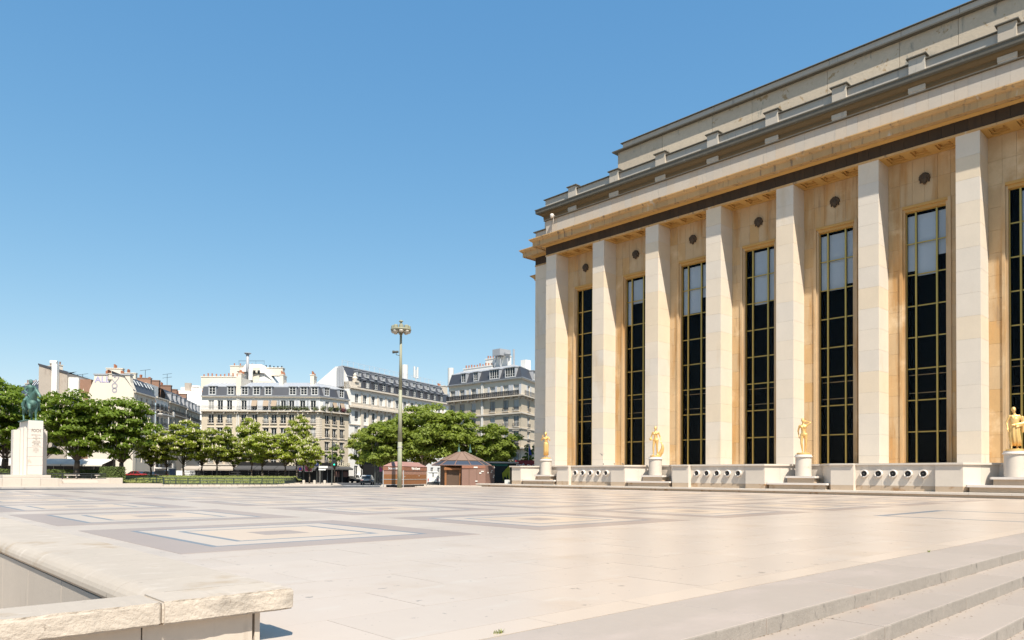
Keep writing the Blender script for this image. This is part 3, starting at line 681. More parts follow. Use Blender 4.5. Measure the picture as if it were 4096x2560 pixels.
o = organic('dolphin', [((.20,.1,.05),.15,(.34,.08,.22),.13), ((.34,.08,.22),.13,(.42,.05,.45),.095), ((.42,.05,.45),.095,(.40,.03,.66),.055), ((.40,.03,.66),.05,(.33,.02,.76),.03), ((.20,.1,.05),.14,(.12,.0,.04),.08), ((.45,.05,.4),.03,(.50,.1,.5),.015)],
   [((.33,.02,.79),(.08,.03,.03))], M['gold'], s, .02, 2); o.scale = (KS, KS, KS); o.location.z = .14
s = statue(2)
lift(figure('body', KS, dict(hip=.02, sh=-.01, lknee=(-.09,-.06,.5), lfoot=(-.03,-.02,.07), rknee=(.12,.0,.5), rfoot=(.08,.04,.07), lelb=(-.25,.08,1.12), lhand=(-.21,.06,.86), relb=(.33,.0,1.52), rhand=(.14,.06,1.60), head=(-.02,-.03,1.63)), bun, M['gold'], s))
s = statue(3)
lift(figure('body', KS, dict(lknee=(-.13,-.08,.5), lfoot=(-.12,-.08,.07), rknee=(.10,.0,.5), rfoot=(.10,.03,.07), lelb=(-.28,-.02,1.10), lhand=(-.25,-.12,.84), relb=(.29,-.04,1.10), rhand=(-.02,-.20,1.02), head=(-.03,-.04,1.63)), bun, M['gold'], s))
lift(dress('robe', [(.13,.06,.02,.17,.15),(.35,.03,.0,.195,.17),(.6,.0,-.01,.20,.18),(.9,0,0,.195,.165),(1.08,0,0,.165,.14),(1.24,0,-.02,.18,.155),(1.36,.03,0,.15,.12)], KS, M['gold'], s, 9, .016))
o = organic('drape', [((.27,-.02,1.32),.06,(.31,-.02,1.05),.075), ((.31,-.02,1.05),.075,(.29,-.04,.72),.05), ((.30,-.06,1.06),.06,(-.02,-.17,.99),.05), ((.29,-.05,1.02),.05,(.05,-.17,.90),.045)], [], M['gold'], s, .022, 3); o.scale = (KS,)*3; o.location.z = .14

# ================================================================ equestrian monument
def PYp(u, v, Y):
    d = ray(u, v); return CAM + d*(Y/d.y)
FY = 103.0
xa, xb_ = PYp(112, 1800, FY).x, PYp(172, 1800, FY).x
xl = PYp(66, 1800, FY+2.2).x
zt_, zs_, zc_ = PYp(150, 1683, FY).z, PYp(150, 1712, FY).z, PYp(150, 1900, FY).z
M['mon'] = mat('monument limestone', (.60, .535, .47), .75, (.6, .07, 5, .05), .05, stain=[((.44, .35, .26), (.9, .9, .5), .64, .1), ((.40, .33, .27), (3, 3, .25), .62, .12)])
M['mon_base'] = mat('monument base stone', (.50, .44, .375), .8, (.7, .1, 6, .06), .06)
xm = (xa+xb_)/2; hw = (xb_-xa)/2
mon = thing('monument_pedestal', 'tall pale stone monument pedestal with carved dedication, carrying the bronze horseman', 'pedestal', (xm, FY+2.5, PAVEZ), world=True)
DP = 5.2
nb = 6
for k in range(nb):
    z0_, z1_ = zc_+(zt_-zc_)*k/nb, zc_+(zt_-zc_)*(k+1)/nb
    block('shaft_block', xa, xb_, FY, FY+DP, z0_+.006, z1_-.006, M['mon'], mon, .03)
for s_ in (-1, 1):
    for q, (o, y0_, y1_) in enumerate(((.26, .9, 4.4), (.52, 1.5, 3.9), (1.15 if s_ < 0 else .8, 2.0, 3.4))):
        x_ = xm+s_*(hw+o); a, b_ = sorted((xm+s_*(hw-.2), x_)); MB().box(a, b_, FY+y0_, FY+y1_, zc_+.002*q, zs_+.15-.18*q).build('buttress', M['mon'], mon)
z1_ = zc_; z2_ = PYp(150, 1912, FY-1.2).z
xr1 = PYp(204, 1905, FY-1.1).x; xr2 = PYp(236, 1930, FY-2.6).x
block('plinth_step', xa-2.6, xr1, FY-1.1, FY+DP+1, z2_+.003, z1_-.003, M['mon_base'], mon, .03)
for k in range(5):
    w5 = (xr2-xa+6.6)/5; block('base_stone', xa-6.6+k*w5+.006, xa-6.6+(k+1)*w5-.006, FY-2.6, FY+DP+2, PAVEZ-.1, z2_-.003, M['mon_base'], mon, .03)
M['incised'] = mat('incised lettering', (.20, .17, .145), .9)
M['incised_soft'] = mat('worn lettering', (.40, .35, .30), .9)
def front(u, v): return PYp(u, v, FY-.012)
p = front(145, 1723); letters('FOCH', .54, M['incised'], p, (0, -1), mon, .004, .008, .66)
for t_, v_, sz, mm in (('MARECHAL', 1740, .34, 'incised_soft'), ('DE', 1747, .3, 'incised_soft'), ('FRANCE', 1753, .34, 'incised_soft'), ('DE', 1759, .3, 'incised_soft'), ('GRANDE', 1765, .34, 'incised_soft'), ('BRETAGNE', 1771, .32, 'incised_soft'), ('ET DE', 1777, .34, 'incised'), ('POLOGNE', 1784, .34, 'incised_soft')):
    letters(t_, sz*.66, M[mm], front(145, v_), (0, -1), mon, .003, .002, .85)
sg = MB()
for du, dv in ((0,0),(-7,4),(7,4),(0,8),(-8,11),(7,11),(0,16)):
    p = front(144+du, 1792+dv); sg.box(p.x-.09, p.x+.09, FY-.014, FY-.002, p.z-.05, p.z+.05)
sg.build('carved_star', M['incised_soft'], mon)
ho = thing('equestrian_statue', 'green bronze statue of a uniformed rider on a walking horse, atop the tall pedestal', 'statue', (xm-.15, FY+2.2, zt_))
KH = 1.82
def sc(c): return [(tuple(a*KH for a in p0), r0*KH, tuple(a*KH for a in p1), r1*KH) for p0, r0, p1, r1 in c]
def se(e): return [(tuple(a*KH for a in c), tuple(a*KH for a in r_)) + tuple(x) for c, r_, *x in e]
MB().box(-.5*KH, .5*KH, -1.1*KH, 1.3*KH, 0, .05*KH).build('base', M['verdigris'], ho)
horse = [((0,-.3,1.26),.34,(0,.75,1.28),.36), ((0,-.52,1.18),.27,(0,-.3,1.3),.34), ((0,-.45,1.42),.26,(.06,-.78,1.82),.17), ((.06,-.78,1.82),.17,(.12,-.92,1.98),.13), ((.12,-.92,2.0),.13,(.24,-1.15,1.72),.095), ((.24,-1.15,1.72),.09,(.28,-1.24,1.58),.07),
 ((.06,-.9,2.06),.035,(.04,-.92,2.2),.012), ((.20,-.88,2.06),.035,(.24,-.9,2.2),.012),
 ((-.2,-.48,1.12),.15,(-.22,-.82,.80),.085), ((-.22,-.82,.80),.08,(-.18,-.66,.46),.05), ((-.18,-.66,.46),.055,(-.17,-.62,.33),.065),
 ((.2,-.45,1.1),.15,(.2,-.47,.62),.082), ((.2,-.47,.62),.08,(.2,-.45,.2),.05), ((.2,-.46,.16),.055,(.2,-.5,.08),.075),
 ((-.2,.85,1.2),.22,(-.25,.62,.85),.14), ((-.25,.62,.85),.13,(-.25,.98,.58),.075), ((-.25,.98,.58),.07,(-.25,.86,.2),.05), ((-.25,.84,.17),.055,(-.25,.8,.08),.075),
 ((.2,.85,1.2),.22,(.24,.8,.82),.14), ((.24,.8,.82),.13,(.24,1.15,.60),.075), ((.24,1.15,.60),.07,(.24,1.12,.2),.05), ((.24,1.12,.17),.055,(.24,1.07,.08),.075),
 ((0,1.1,1.4),.07,(0,1.3,1.15),.10), ((0,1.3,1.15),.10,(0,1.32,.6),.05)]
organic('horse', sc(horse), se([((.0,-.62,1.6),(.07,.12,.3)), ((0,.75,1.42),(.33,.36,.25))]), M['verdigris'], ho, .05, 3)
rider = [((0,.12,1.68),.20,(-.02,.06,2.0),.165), ((-.02,.06,2.0),.165,(-.03,.02,2.28),.19), ((-.2,.03,2.34),.085,(.14,.03,2.34),.085), ((-.03,.02,2.35),.08,(-.03,0,2.5),.07),
 ((-.24,.04,2.33),.075,(-.36,.06,2.02),.062), ((-.36,.06,2.02),.06,(-.24,-.18,1.86),.045), ((.2,.04,2.33),.075,(.32,-.06,2.05),.062), ((.32,-.06,2.05),.06,(.16,-.34,1.92),.045),
 ((-.14,.1,1.62),.15,(-.40,-.22,1.38),.11), ((-.40,-.22,1.38),.10,(-.44,-.06,.92),.075), ((-.44,-.04,.88),.06,(-.46,-.26,.84),.05), ((.14,.1,1.62),.15,(.40,-.22,1.38),.11), ((.40,-.22,1.38),.10,(.44,-.06,.92),.075), ((.44,-.04,.88),.06,(.46,-.26,.84),.05)]
organic('rider', sc(rider), se([((-.03,-.03,2.64),(.115,.135,.16)), ((-.03,-.16,2.62),(.025,.04,.04)), ((-.03,-.15,2.56),(.07,.035,.025)), ((-.24,.04,2.38),(.11,.09,.035)), ((.18,.04,2.38),(.11,.09,.035)), ((-.03,.03,2.74),(.11,.12,.08)), ((-.24,-.22,1.85),(.05,.07,.045)), ((.16,-.37,1.92),(.05,.07,.045))]), M['verdigris'], ho, .04, 2)
st_ = MB()
for sx in (-1, 1): st_.lathe([(.06*KH,-.02),(.075*KH,-.02),(.075*KH,.02),(.06*KH,.02)], (sx*.46*KH, -.2*KH, .82*KH), 12, 'y'); st_.tube((sx*.46*KH,-.2*KH,.9*KH), (sx*.36*KH,-.05*KH,1.4*KH), .02)
st_.build('stirrup', M['verdigris'], ho)
# ================================================================ houses round the square
M['h_white'] = mat('white stucco', (.74, .71, .66), .8, (.5, .06, 4, .04), 0)
M['h_stone'] = mat('beige ashlar', (.50, .42, .315), .8, (.4, .08, 3, .05), 0, stain=((.36, .28, .19), (1.2, 1.2, .3), .62, .15))
M['h_cream'] = mat('cream render', (.64, .57, .47), .85, (.4, .06), 0)
M['h_grey'] = mat('grey brown render', (.36, .31, .26), .85, (.5, .12, 3, .06), 0, stain=((.28, .23, .19), (.8, .8, .3), .56, .12))
M['h_trim'] = mat('pale stone trim', (.58, .51, .42), .8, (1, .06), 0)
M['slate'] = mat('slate roof', (.045, .048, .058), .55, (1.5, .18, 12, .12), .04)
M['zinc'] = mat('zinc roof', (.33, .34, .36), .5, (.8, .1, 6, .06), .04)
M['brick'] = mat('red brown brick', (.24, .135, .09), .85, (2, .2), .1)
M['pot'] = mat('terracotta pot', (.36, .14, .07), .8, (3, .2), .1)
M['frame_w'] = mat('white window frame', (.62, .61, .58), .6)
M['pane_d'] = mat('house window glass', (.012, .014, .018), .12, spec=.35)
M['pane_c'] = mat('curtained window', (.34, .33, .31), .7, (2, .15))
M['iron'] = mat('black iron', (.018, .018, .02), .55)
M['shutter'] = mat('pale grey shutter', (.50, .51, .53), .7)
M['blind_tan'] = mat('tan awning cloth', (.33, .25, .18), .8)
class Face:
    def __init__(s, a, b):
        s.a = Vector((a[0], a[1], 0)); s.b = Vector((b[0], b[1], 0)); s.d = (s.b-s.a); s.L = s.d.length; s.d.normalize()
        s.n = Vector((s.d.y, -s.d.x, 0))
        if s.n.dot(-s.a) < 0: s.n = -s.n
    def p(s, t, out, z): q = s.a+s.d*t+s.n*out; return (q.x, q.y, z)
    def s_of(s, u):
        r_ = ray(u, 1890); den = r_.x*s.d.y-r_.y*s.d.x
        k = (s.a.x*s.d.y-s.a.y*s.d.x)/den; q = Vector((r_.x*k, r_.y*k, 0)); return (q-s.a).dot(s.d)
    def z_of(s, u, v):
        t = s.s_of(u); q = s.a+s.d*t; r_ = ray(u, v); return EYE + r_.z*(q.length/math.hypot(r_.x, r_.y))
    def mtx(s, t, out, z):
        q = s.p(t, out, z); return Matrix(((s.d.x, -s.n.x, 0, q[0]), (s.d.y, -s.n.y, 0, q[1]), (0, 0, 1, q[2]), (0, 0, 0, 1)))
def wall_face(mb, f, z0, z1, ops, dep=.28, s0=0, s1=None):
    s1 = f.L if s1 is None else s1
    ops = [o for o in ops if o[2] < z1 and o[3] > z0]
    xs = sorted(set([s0, s1] + [x for o in ops for x in o[:2]])); zs = sorted(set([z0, z1] + [min(max(x, z0), z1) for o in ops for x in o[2:]]))
    for i in range(len(xs)-1):
        for j in range(len(zs)-1):
            cx, cz = (xs[i]+xs[i+1])/2, (zs[j]+zs[j+1])/2
            if any(o[0] < cx < o[1] and o[2] < cz < o[3] for o in ops): continue
            mb.quad(f.p(xs[i],0,zs[j]), f.p(xs[i+1],0,zs[j]), f.p(xs[i+1],0,zs[j+1]), f.p(xs[i],0,zs[j+1]))
    for a, b, c, d in ops:
        mb.quad(f.p(a,0,c), f.p(a,-dep,c), f.p(a,-dep,d), f.p(a,0,d)); mb.quad(f.p(b,0,c), f.p(b,0,d), f.p(b,-dep,d), f.p(b,-dep,c))
        mb.quad(f.p(a,0,d), f.p(a,-dep,d), f.p(b,-dep,d), f.p(b,0,d)); mb.quad(f.p(a,0,c), f.p(b,0,c), f.p(b,-dep,c), f.p(a,-dep,c))
def fbox(mb, f, s0, s1, o0, o1, z0, z1):
    q = [f.p(s0,o0,z0), f.p(s1,o0,z0), f.p(s1,o1,z0), f.p(s0,o1,z0), f.p(s0,o0,z1), f.p(s1,o0,z1), f.p(s1,o1,z1), f.p(s0,o1,z1)]
    return mb.add(q, [(3,2,1,0),(4,5,6,7),(0,1,5,4),(1,2,6,5),(2,3,7,6),(3,0,4,7)])
_wm = {}
def win_meshes(w, h, kind='french'):
    k = (round(w, 2), round(h, 2), kind)
    if k not in _wm:
        g = MB(); t = .075
        g.box(-w/2, -w/2+t, .15, .23, 0, h); g.box(w/2-t, w/2, .15, .23, 0, h); g.box(-w/2+t, w/2-t, .15, .23, h-t, h); g.box(-w/2+t, w/2-t, .15, .23, 0, t*1.6)
        n = 1 if w < 1.5 else 3
        for i in range(n):
            x = -w/2+w*(i+1)/(n+1); g.box(x-.055, x+.055, .14, .22, t*1.6, h-t)
        if kind == 'cross':
            for fr in (.36, .68): g.box(-w/2+t, w/2-t, .155, .215, h*fr-.025, h*fr+.025)
        else: g.box(-w/2+t, w/2-t, .155, .215, h*.30-.03, h*.30+.03)
        _wm[k] = (g.mesh('window', M['frame_w']), [MB().box(-w/2+.01, w/2-.01, .19, .2, .02, h-.02).mesh('pane', M[m]) for m in ('pane_d', 'pane_c')])
    return _wm[k]
hr = random.Random(21)
def window(par, f, s, z, w, h, kind='french', curt=.22, out=0):
    a, b = win_meshes(w, h, kind); o = obj('window', a, par); o.matrix_basis = f.mtx(s, out, z)
    p = obj('pane', b[1 if hr.random() < curt else 0], o); return o
_rail = {}
def railing(par, f, s0, s1, out, z, h=.95, ret=True, name='railing', m='iron', step=.22, r=.016):
    g = MB(); L = s1-s0
    def bar(a0, a1, z0, z1, o): fbox(g, f, a0, a1, o-.02, o+.02, z0, z1)
    bar(s0, s1, z+h-.05, z+h, out); bar(s0, s1, z+.06, z+.10, out); bar(s0, s1, z+h*.68, z+h*.68+.03, out)
    n = int(L/step)
    for i in range(n+1):
        x = s0+L*i/max(n, 1); fbox(g, f, x-r, x+r, out-r, out+r, z, z+h-.05)
    return g.build(name, M[m], par, fix=False)
def chimney(par, c, lx, ly, z0, z1, ang, m='h_cream', pots=6, potm='pot'):
    q = MB(); ca, sa = math.cos(ang), math.sin(ang)
    def loc(x, y): return (c[0]+x*ca-y*sa, c[1]+x*sa+y*ca)
    q.prism([loc(-lx/2,-ly/2), loc(lx/2,-ly/2), loc(lx/2,ly/2), loc(-lx/2,ly/2)], z0, z1-.18)
    q.prism([loc(-lx/2-.1,-ly/2-.1), loc(lx/2+.1,-ly/2-.1), loc(lx/2+.1,ly/2+.1), loc(-lx/2-.1,ly/2+.1)], z1-.18, z1)
    ch = q.build('chimney', M[m], par); pq = MB()
    for i in range(pots):
        x = -lx/2+lx*(i+.5)/pots; hh = hr.uniform(.45, .8); l = loc(x, hr.uniform(-.05, .05)); pq.lathe([(.13,0),(.16,hh*.85),(.17,hh)], (l[0], l[1], z1), 8)
    if pots: pq.build('chimney_pots', M[potm], ch)
    return ch
def insets(pts, faces, d):
    out = []
    for i, p in enumerate(pts):
        ns = [faces[j].n for j in (i-1, i) if 0 <= j < len(faces)]
        a = sum(ns, Vector()).normalized(); k = d/max(.4, a.dot(ns[0])); out.append(Vector((p[0], p[1], 0))-a*k)
    return out
def mansard(par, faces, z0, z1, z2, i1, i2, back=11, over=.12, m1='slate', m2='zinc', side='h_cream', zbase=-.35):
    pts = [f.a for f in faces]+[faces[-1].b]
    A = insets(pts, faces, -over); B = insets(pts, faces, i1); C = insets(pts, faces, i2); D = insets(pts, faces, back); n = len(pts)
    g = MB(); g.mi = 0
    for i in range(n-1):
        g.quad((A[i].x,A[i].y,z0), (A[i+1].x,A[i+1].y,z0), (B[i+1].x,B[i+1].y,z1), (B[i].x,B[i].y,z1))
    rf = g.build('mansard', M[m1], par, fix=False)
    g = MB()
    Bo = insets(pts, faces, i1-.10)
    for i in range(n-1):
        g.quad((Bo[i].x,Bo[i].y,z1+.03), (Bo[i+1].x,Bo[i+1].y,z1+.03), (C[i+1].x,C[i+1].y,z2), (C[i].x,C[i].y,z2)); g.quad((C[i].x,C[i].y,z2), (C[i+1].x,C[i+1].y,z2), (D[i+1].x,D[i+1].y,z2-.6), (D[i].x,D[i].y,z2-.6))
        g.quad((Bo[i].x,Bo[i].y,z1-.12), (Bo[i+1].x,Bo[i+1].y,z1-.12), (Bo[i+1].x,Bo[i+1].y,z1+.03), (Bo[i].x,Bo[i].y,z1+.03))
    g.build('roof', M[m2], par, fix=False)
    g = MB(); O = [Vector((p[0], p[1], 0)) for p in pts]
    for e in (0, n-1):
        g.add([(O[e].x,O[e].y,zbase), (D[e].x,D[e].y,zbase), (D[e].x,D[e].y,z2-.6), (C[e].x,C[e].y,z2), (B[e].x,B[e].y,z1), (A[e].x,A[e].y,z0), (O[e].x,O[e].y,z0)], [(0,1,2,3,4,5,6)])
    for i in range(n-1): g.quad((D[i].x,D[i].y,zbase), (D[i+1].x,D[i+1].y,zbase), (D[i+1].x,D[i+1].y,z2-.6), (D[i].x,D[i].y,z2-.6))
    g.build('party_wall', M[side], par, fix=False)
    return rf
def seams(par, faces, z1, z2, i1, i2, step=.9):
    """standing seams of the zinc roof"""
    pts = [f.a for f in faces]+[faces[-1].b]; B = insets(pts, faces, i1); C = insets(pts, faces, i2); g = MB()
    for i, f in enumerate(faces):
        n = max(2, int(f.L/step))
        for k in range(1, n):
            t = k/n; b = B[i].lerp(B[i+1], t); c = C[i].lerp(C[i+1], t); g.tube((b.x,b.y,z1+.05), (c.x,c.y,z2+.02), .03, n=4, caps=False)
    g.build('roof_seams', M['zinc'], par, fix=False)
def dormer(par, f, s, z, w, h, i0, slope, kind='cross', surround='zinc', arch=False):
    """dormer on a steep roof: i0 inset of its front, slope = inset per metre of height"""
    g = MB(); dp = i0+slope*(h+.25)+.25
    fbox(g, f, s-w/2-.16, s-w/2, -dp, -i0, z, z+h); fbox(g, f, s+w/2, s+w/2+.16, -dp, -i0, z, z+h)
    if arch:
        n = 8
        for k in range(n):
            a0, a1 = math.pi*k/n, math.pi*(k+1)/n; x0, x1 = s-(w/2+.28)*math.cos(a0), s-(w/2+.28)*math.cos(a1); y0, y1 = z+h+.05+.38*math.sin(a0), z+h+.05+.38*math.sin(a1)
            g.quad(f.p(x0,-i0+.14,y0), f.p(x1,-i0+.14,y1), f.p(x1,-dp-.3,y1), f.p(x0,-dp-.3,y0)); g.quad(f.p(x0,-i0+.12,z+h-.03), f.p(x1,-i0+.12,z+h-.03), f.p(x1,-i0+.12,y1), f.p(x0,-i0+.12,y0))
    else: fbox(g, f, s-w/2-.26, s+w/2+.26, -dp-.2, -i0+.14, z+h, z+h+.12)
    fbox(g, f, s-w/2-.16, s+w/2+.16, -i0-.2, -i0+.06, z-.12, z)
    d = g.build('dormer', M[surround], par, fix=False)
    o = window(d, f, s, z, w, h, kind, .1, -i0+.1); return d
def house(name, label, faces, loc_z=-.35, group='apartment houses round the square'):
    p = faces[0].a; return thing(name, label, 'house', (p.x, p.y, loc_z), group=group, world=True)
def band(par, faces, z0, z1, out, m='h_trim', name='string_course', inn=.0):
    pts = [f.a for f in faces]+[faces[-1].b]; A = insets(pts, faces, inn); B = insets(pts, faces, -out); g = MB()
    for i in range(len(pts)-1):
        v = [(q.x, q.y, z) for z in (z0, z1) for q in (A[i], A[i+1], B[i+1], B[i])]; g.add(v, [(3,2,1,0),(4,5,6,7),(0,1,5,4),(1,2,6,5),(2,3,7,6),(3,0,4,7)])
    return g.build(name, M[m], par)
HZ = -.35
# ---- narrow white-topped house (three window bays) and the long corner house
dB = 156
f = Face(gp(803, dB), gp(944, dB)); b1 = house('apartment_house', 'narrow white and beige house with slate mansard, left of the white downpipes', [f])
def columns(b, f, us, levels, wd, skip=()):
    ops = []; lst = []
    for ci, u in enumerate(us):
        s = f.s_of(u)
        for li, (z0, z1, k) in enumerate(levels):
            if (ci, li) in skip: continue
            ops.append((s-wd/2, s+wd/2, z0, z1)); lst.append((s, z0, z1, k, ci, li))
    return ops, lst
LB = [(3.7, 5.6, 'w'), (6.45, 8.35, 'w'), (9.3, 11.2, 'w'), (12.15, 14.05, 'w'), (14.95, 17.0, 'b')]
def haussmann(b, fs, uss, shut=(), gnd=(0, 3.3), LV=LB, eave=17.75, zsplit=14.75, wd=1.15, m_lo='h_stone', m_hi='h_white', blinds=(), bal=14.8):
    g = MB(); allw = []
    for f, us in zip(fs, uss):
        ops, lst = columns(b, f, us, LV, wd); g.mi = 0; wall_face(g, f, HZ, zsplit, ops); g.mi = 1; wall_face(g, f, zsplit, eave, ops); allw.append((f, lst))
    g.build('wall', [M[m_lo], M[m_hi]], b, fix=False)
    band(b, fs, eave-.12, eave+.1, .42, 'h_trim', 'cornice'); band(b, fs, eave+.1, eave+.22, .5, 'zinc', 'gutter')
    band(b, fs, bal-.22, bal, .75, 'h_trim', 'balcony_slab')
    band(b, fs, 8.95, 9.12, .14); band(b, fs, 3.2, 3.45, .2)
    for f, lst in allw:
        railing(b, f, .1, f.L-.1, .68, bal)
        cg = MB()
        for s, z0, z1, k, ci, li in lst:
            window(b, f, s, z0, wd, z1-z0)
            if k == 'w':
                railing(b, f, s-wd/2-.06, s+wd/2+.06, .14, z0, .75, step=.2); sg = MB(); fbox(sg, f, s-wd/2-.16, s+wd/2+.16, 0, .22, z0-.16, z0); sg.build('window_sill', M['h_trim'], b); sg = MB(); fbox(sg, f, s-wd/2-.2, s+wd/2+.2, 0, .14, z1+.05, z1+.22); sg.build('window_hood', M['h_trim'], b)
            else:
                for sx in (-1, 1):
                    if shut == 'all' or (ci, sx) in shut:
                        q = MB(); x = s+sx*(wd/2+.36); fbox(q, f, x-.3, x+.3, .01, .06, z0+.1, z1); q.build('shutter', M['shutter'], b)
            if k == 'b' and ci in blinds:
                q = MB(); q.quad(f.p(s-wd/2, .02, z1), f.p(s+wd/2, .02, z1), f.p(s+wd/2, .55, z0+.75), f.p(s-wd/2, .55, z0+.75)); q.build('awning', M['blind_tan'], b)
        n = max(3, int(f.L/2.1))
        for i in range(n+1): x = .25+(f.L-.5)*i/n; fbox(cg, f, x-.13, x+.13, 0, .55, bal-.62, bal-.22)
        cg.build('balcony_brackets', M['h_trim'], b)
    return allw
haussmann(b1, [f], [[841, 877, 914]])
mansard(b1, [f], 17.95, 20.05, 21.3, .75, 4.5)
for u in (846, 920): dormer(b1, f, f.s_of(u), 18.2, 1.3, 1.75, -.22, .45)
seams(b1, [f], 20.05, 21.3, .75, 4.5)
p = gp(877, dB+5); chimney(b1, (p.x, p.y), 8.2, .8, 20, 22.7, math.atan2(f.d.y, f.d.x), 'h_cream', 9)
fa, fb = Face(gp(946, dB), gp(1276, dB-.5)), Face(gp(1276, dB-.5), gp(1392, dB+6.5))
b2 = house('apartment_house', 'long beige corner house with slate mansard and flower-decked balcony above the black café', [fa, fb])
haussmann(b2, [fa, fb], [[972, 1015, 1061, 1093, 1130, 1163, 1207, 1249.5], [1306, 1335, 1365]], 'all', blinds=(1, 2, 3))
mansard(b2, [fa, fb], 17.95, 20.0, 21.4, .75, 4.8); seams(b2, [fa, fb], 20.0, 21.4, .75, 4.8)
for u in (976, 1023, 1070, 1168, 1213, 1256): dormer(b2, fa, fa.s_of(u), 18.2, 1.3, 1.7, -.22, .45)
for u in (1302, 1361): dormer(b2, fb, fb.s_of(u), 18.2, 1.2, 1.7, -.22, .45)
dp = MB()
for q in range(2): t = f.L+.12+q*.35; dp.tube(f.p(t, .14, HZ), f.p(t, .14, 18.5), .1, n=8)
dp.build('downpipe', M['frame_w'], b2); q = MB(); fbox(q, fa, -.3, .75, -5.5, .05, 17.9, 21.9); q.build('party_parapet', M['h_cream'], b2)
an = math.atan2(fa.d.y, fa.d.x)+math.pi/2
for u, dd, zt in ((962, 4.5, 23.2), (1128, 4.5, 23.0), (1250, 4.2, 22.9)):
    p = gp(u, dB+dd); chimney(b2, (p.x, p.y), 4.2, .75, 20, zt, an+.15, 'h_cream', 7)
# rusticated corner strip
rg = MB()
for k in range(14): fbox(rg, fa, fa.L-.75, fa.L+.02, .0, .07, 9.3+k*.38, 9.3+k*.38+.3); fbox(rg, fb, -.02, .6, .0, .07, 9.3+k*.38, 9.3+k*.38+.3)
rg.build('corner_quoin', M['h_trim'], b2)
# balcony plants
M['plant'] = mat('balcony plants', (.10, .12, .04), .8, (3, .3)); M['plant_r'] = mat('red balcony plant', (.16, .05, .06), .8, (3, .3))
def leafball(name, c, r, n, m, par=None, seed=1, size=.12, flat=1.0):
    rg_ = np.random.default_rng(seed); d = rg_.normal(size=(n, 3)); d /= np.linalg.norm(d, axis=1)[:, None]
    pos = d*(rg_.random((n, 1))**.4)*np.array([r[0], r[1], r[2]]); return leaves(name, pos+np.array(c), d, size, m, par, seed)
def leaves(name, pos, nrm, size, m, par, seed, jit=.8):
    rg_ = np.random.default_rng(seed+99); n = len(pos); nn = nrm+rg_.normal(size=(n, 3))*jit; nn /= np.linalg.norm(nn, axis=1)[:, None]
    t = np.cross(nn, rg_.normal(size=(n, 3))); t /= np.linalg.norm(t, axis=1)[:, None]; b = np.cross(nn, t)
    sz = size*(.6+.8*rg_.random((n, 1))); v = np.empty((n, 4, 3))
    v[:, 0] = pos-t*sz; v[:, 1] = pos+b*sz*.55+nn*sz*.12; v[:, 2] = pos+t*sz; v[:, 3] = pos-b*sz*.55+nn*sz*.12
    me = bpy.data.meshes.new(name); me.vertices.add(4*n); me.vertices.foreach_set('co', v.reshape(-1)); me.loops.add(4*n); me.loops.foreach_set('vertex_index', np.arange(4*n, dtype=np.int32))
    me.polygons.add(n); me.polygons.foreach_set('loop_start', np.arange(0, 4*n, 4, dtype=np.int32)); me.polygons.foreach_set('loop_total', np.full(n, 4, dtype=np.int32)); me.materials.append(m); me.update(); me.validate()
    return obj(name, me, par)
for k, u in enumerate((1100, 1122, 1148, 1180, 1198, 1226, 1262)):
    leafball('balcony_plant', fa.p(fa.s_of(u), .5, 15.2+hr.random()*.3), (.9, .4, .5), 160, M['plant'], b2, k, .13)
for k, (u, m_) in enumerate(((1284, 'plant'), (1312, 'plant'), (1340, 'plant'), (1364, 'plant_r'), (1385, 'plant'))):
    leafball('balcony_plant', fb.p(fb.s_of(u), .5, 15.3+hr.random()*.3), (.7, .6, .6), 180, M[m_], b2, 20+k, .13)
# ---- tall white gable house behind
G1 = 184
zz = lambda u, v, d: zat(u, v, d)
g3 = house('apartment_house', 'tall house behind, blank white gable with steel flue and railed flat roof', [Face(gp(915, G1), gp(1090, G1))])
f = Face(gp(912, G1), gp(1092, G1)); s_ = f.s_of
pro = [(0, HZ), (f.L, HZ), (f.L, zz(1088, 1530, G1)), (s_(1046), zz(1046, 1460, G1)), (s_(1040), zz(1040, 1457, G1)), (s_(976), zz(976, 1456, G1)), (s_(968), zz(968, 1468, G1)), (s_(918), zz(918, 1518, G1)), (0, zz(912, 1524, G1))]
g = MB(); n = len(pro); g.add([f.p(a, 0, z) for a, z in pro]+[f.p(a, -14, z) for a, z in pro], [tuple(range(n)), tuple(range(2*n-1, n-1, -1))]+[(i, (i+1) % n, (i+1) % n+n, i+n) for i in range(n)]); g.build('gable_wall', M['h_white'], g3)
q = MB(); fbox(q, f, s_(1008), s_(1033), -.2, .35, zz(1010, 1530, G1), zz(1010, 1470, G1)); q.build('chimney_breast', M['h_cream'], g3)
for u in (1014, 1032): q = MB(); fbox(q, f, s_(u)-.3, s_(u)+.3, .34, .37, zz(u, 1496, G1), zz(u, 1482, G1)); q.build('window', M['pane_d'], g3)
q = MB(); ux = s_(988); q.tube(f.p(ux, .6, zz(988, 1518, G1)), f.p(ux, .6, zz(988, 1420, G1)), .36, n=12); q.lathe([(.36,0),(.85,.35),(.9,.45)], f.p(ux, .6, zz(988, 1421, G1)), 14); q.build('flue_pipe', M['zinc'], g3, True)
for k_ in range(2):
    u = (956, 1072)[k_]; q = f.p(s_(u), -2, 0); chimney(g3, (q[0], q[1]), 6, 1.6, zz(u, 1500, G1), zz(u, (1459, 1467)[k_], G1), math.atan2(f.d.y, f.d.x), 'h_cream', (4, 6)[k_], ('pot', 'iron')[k_])
railing(g3, f, s_(948), s_(1050), -.3, zz(990, 1457, G1), 1.0, step=1.6)
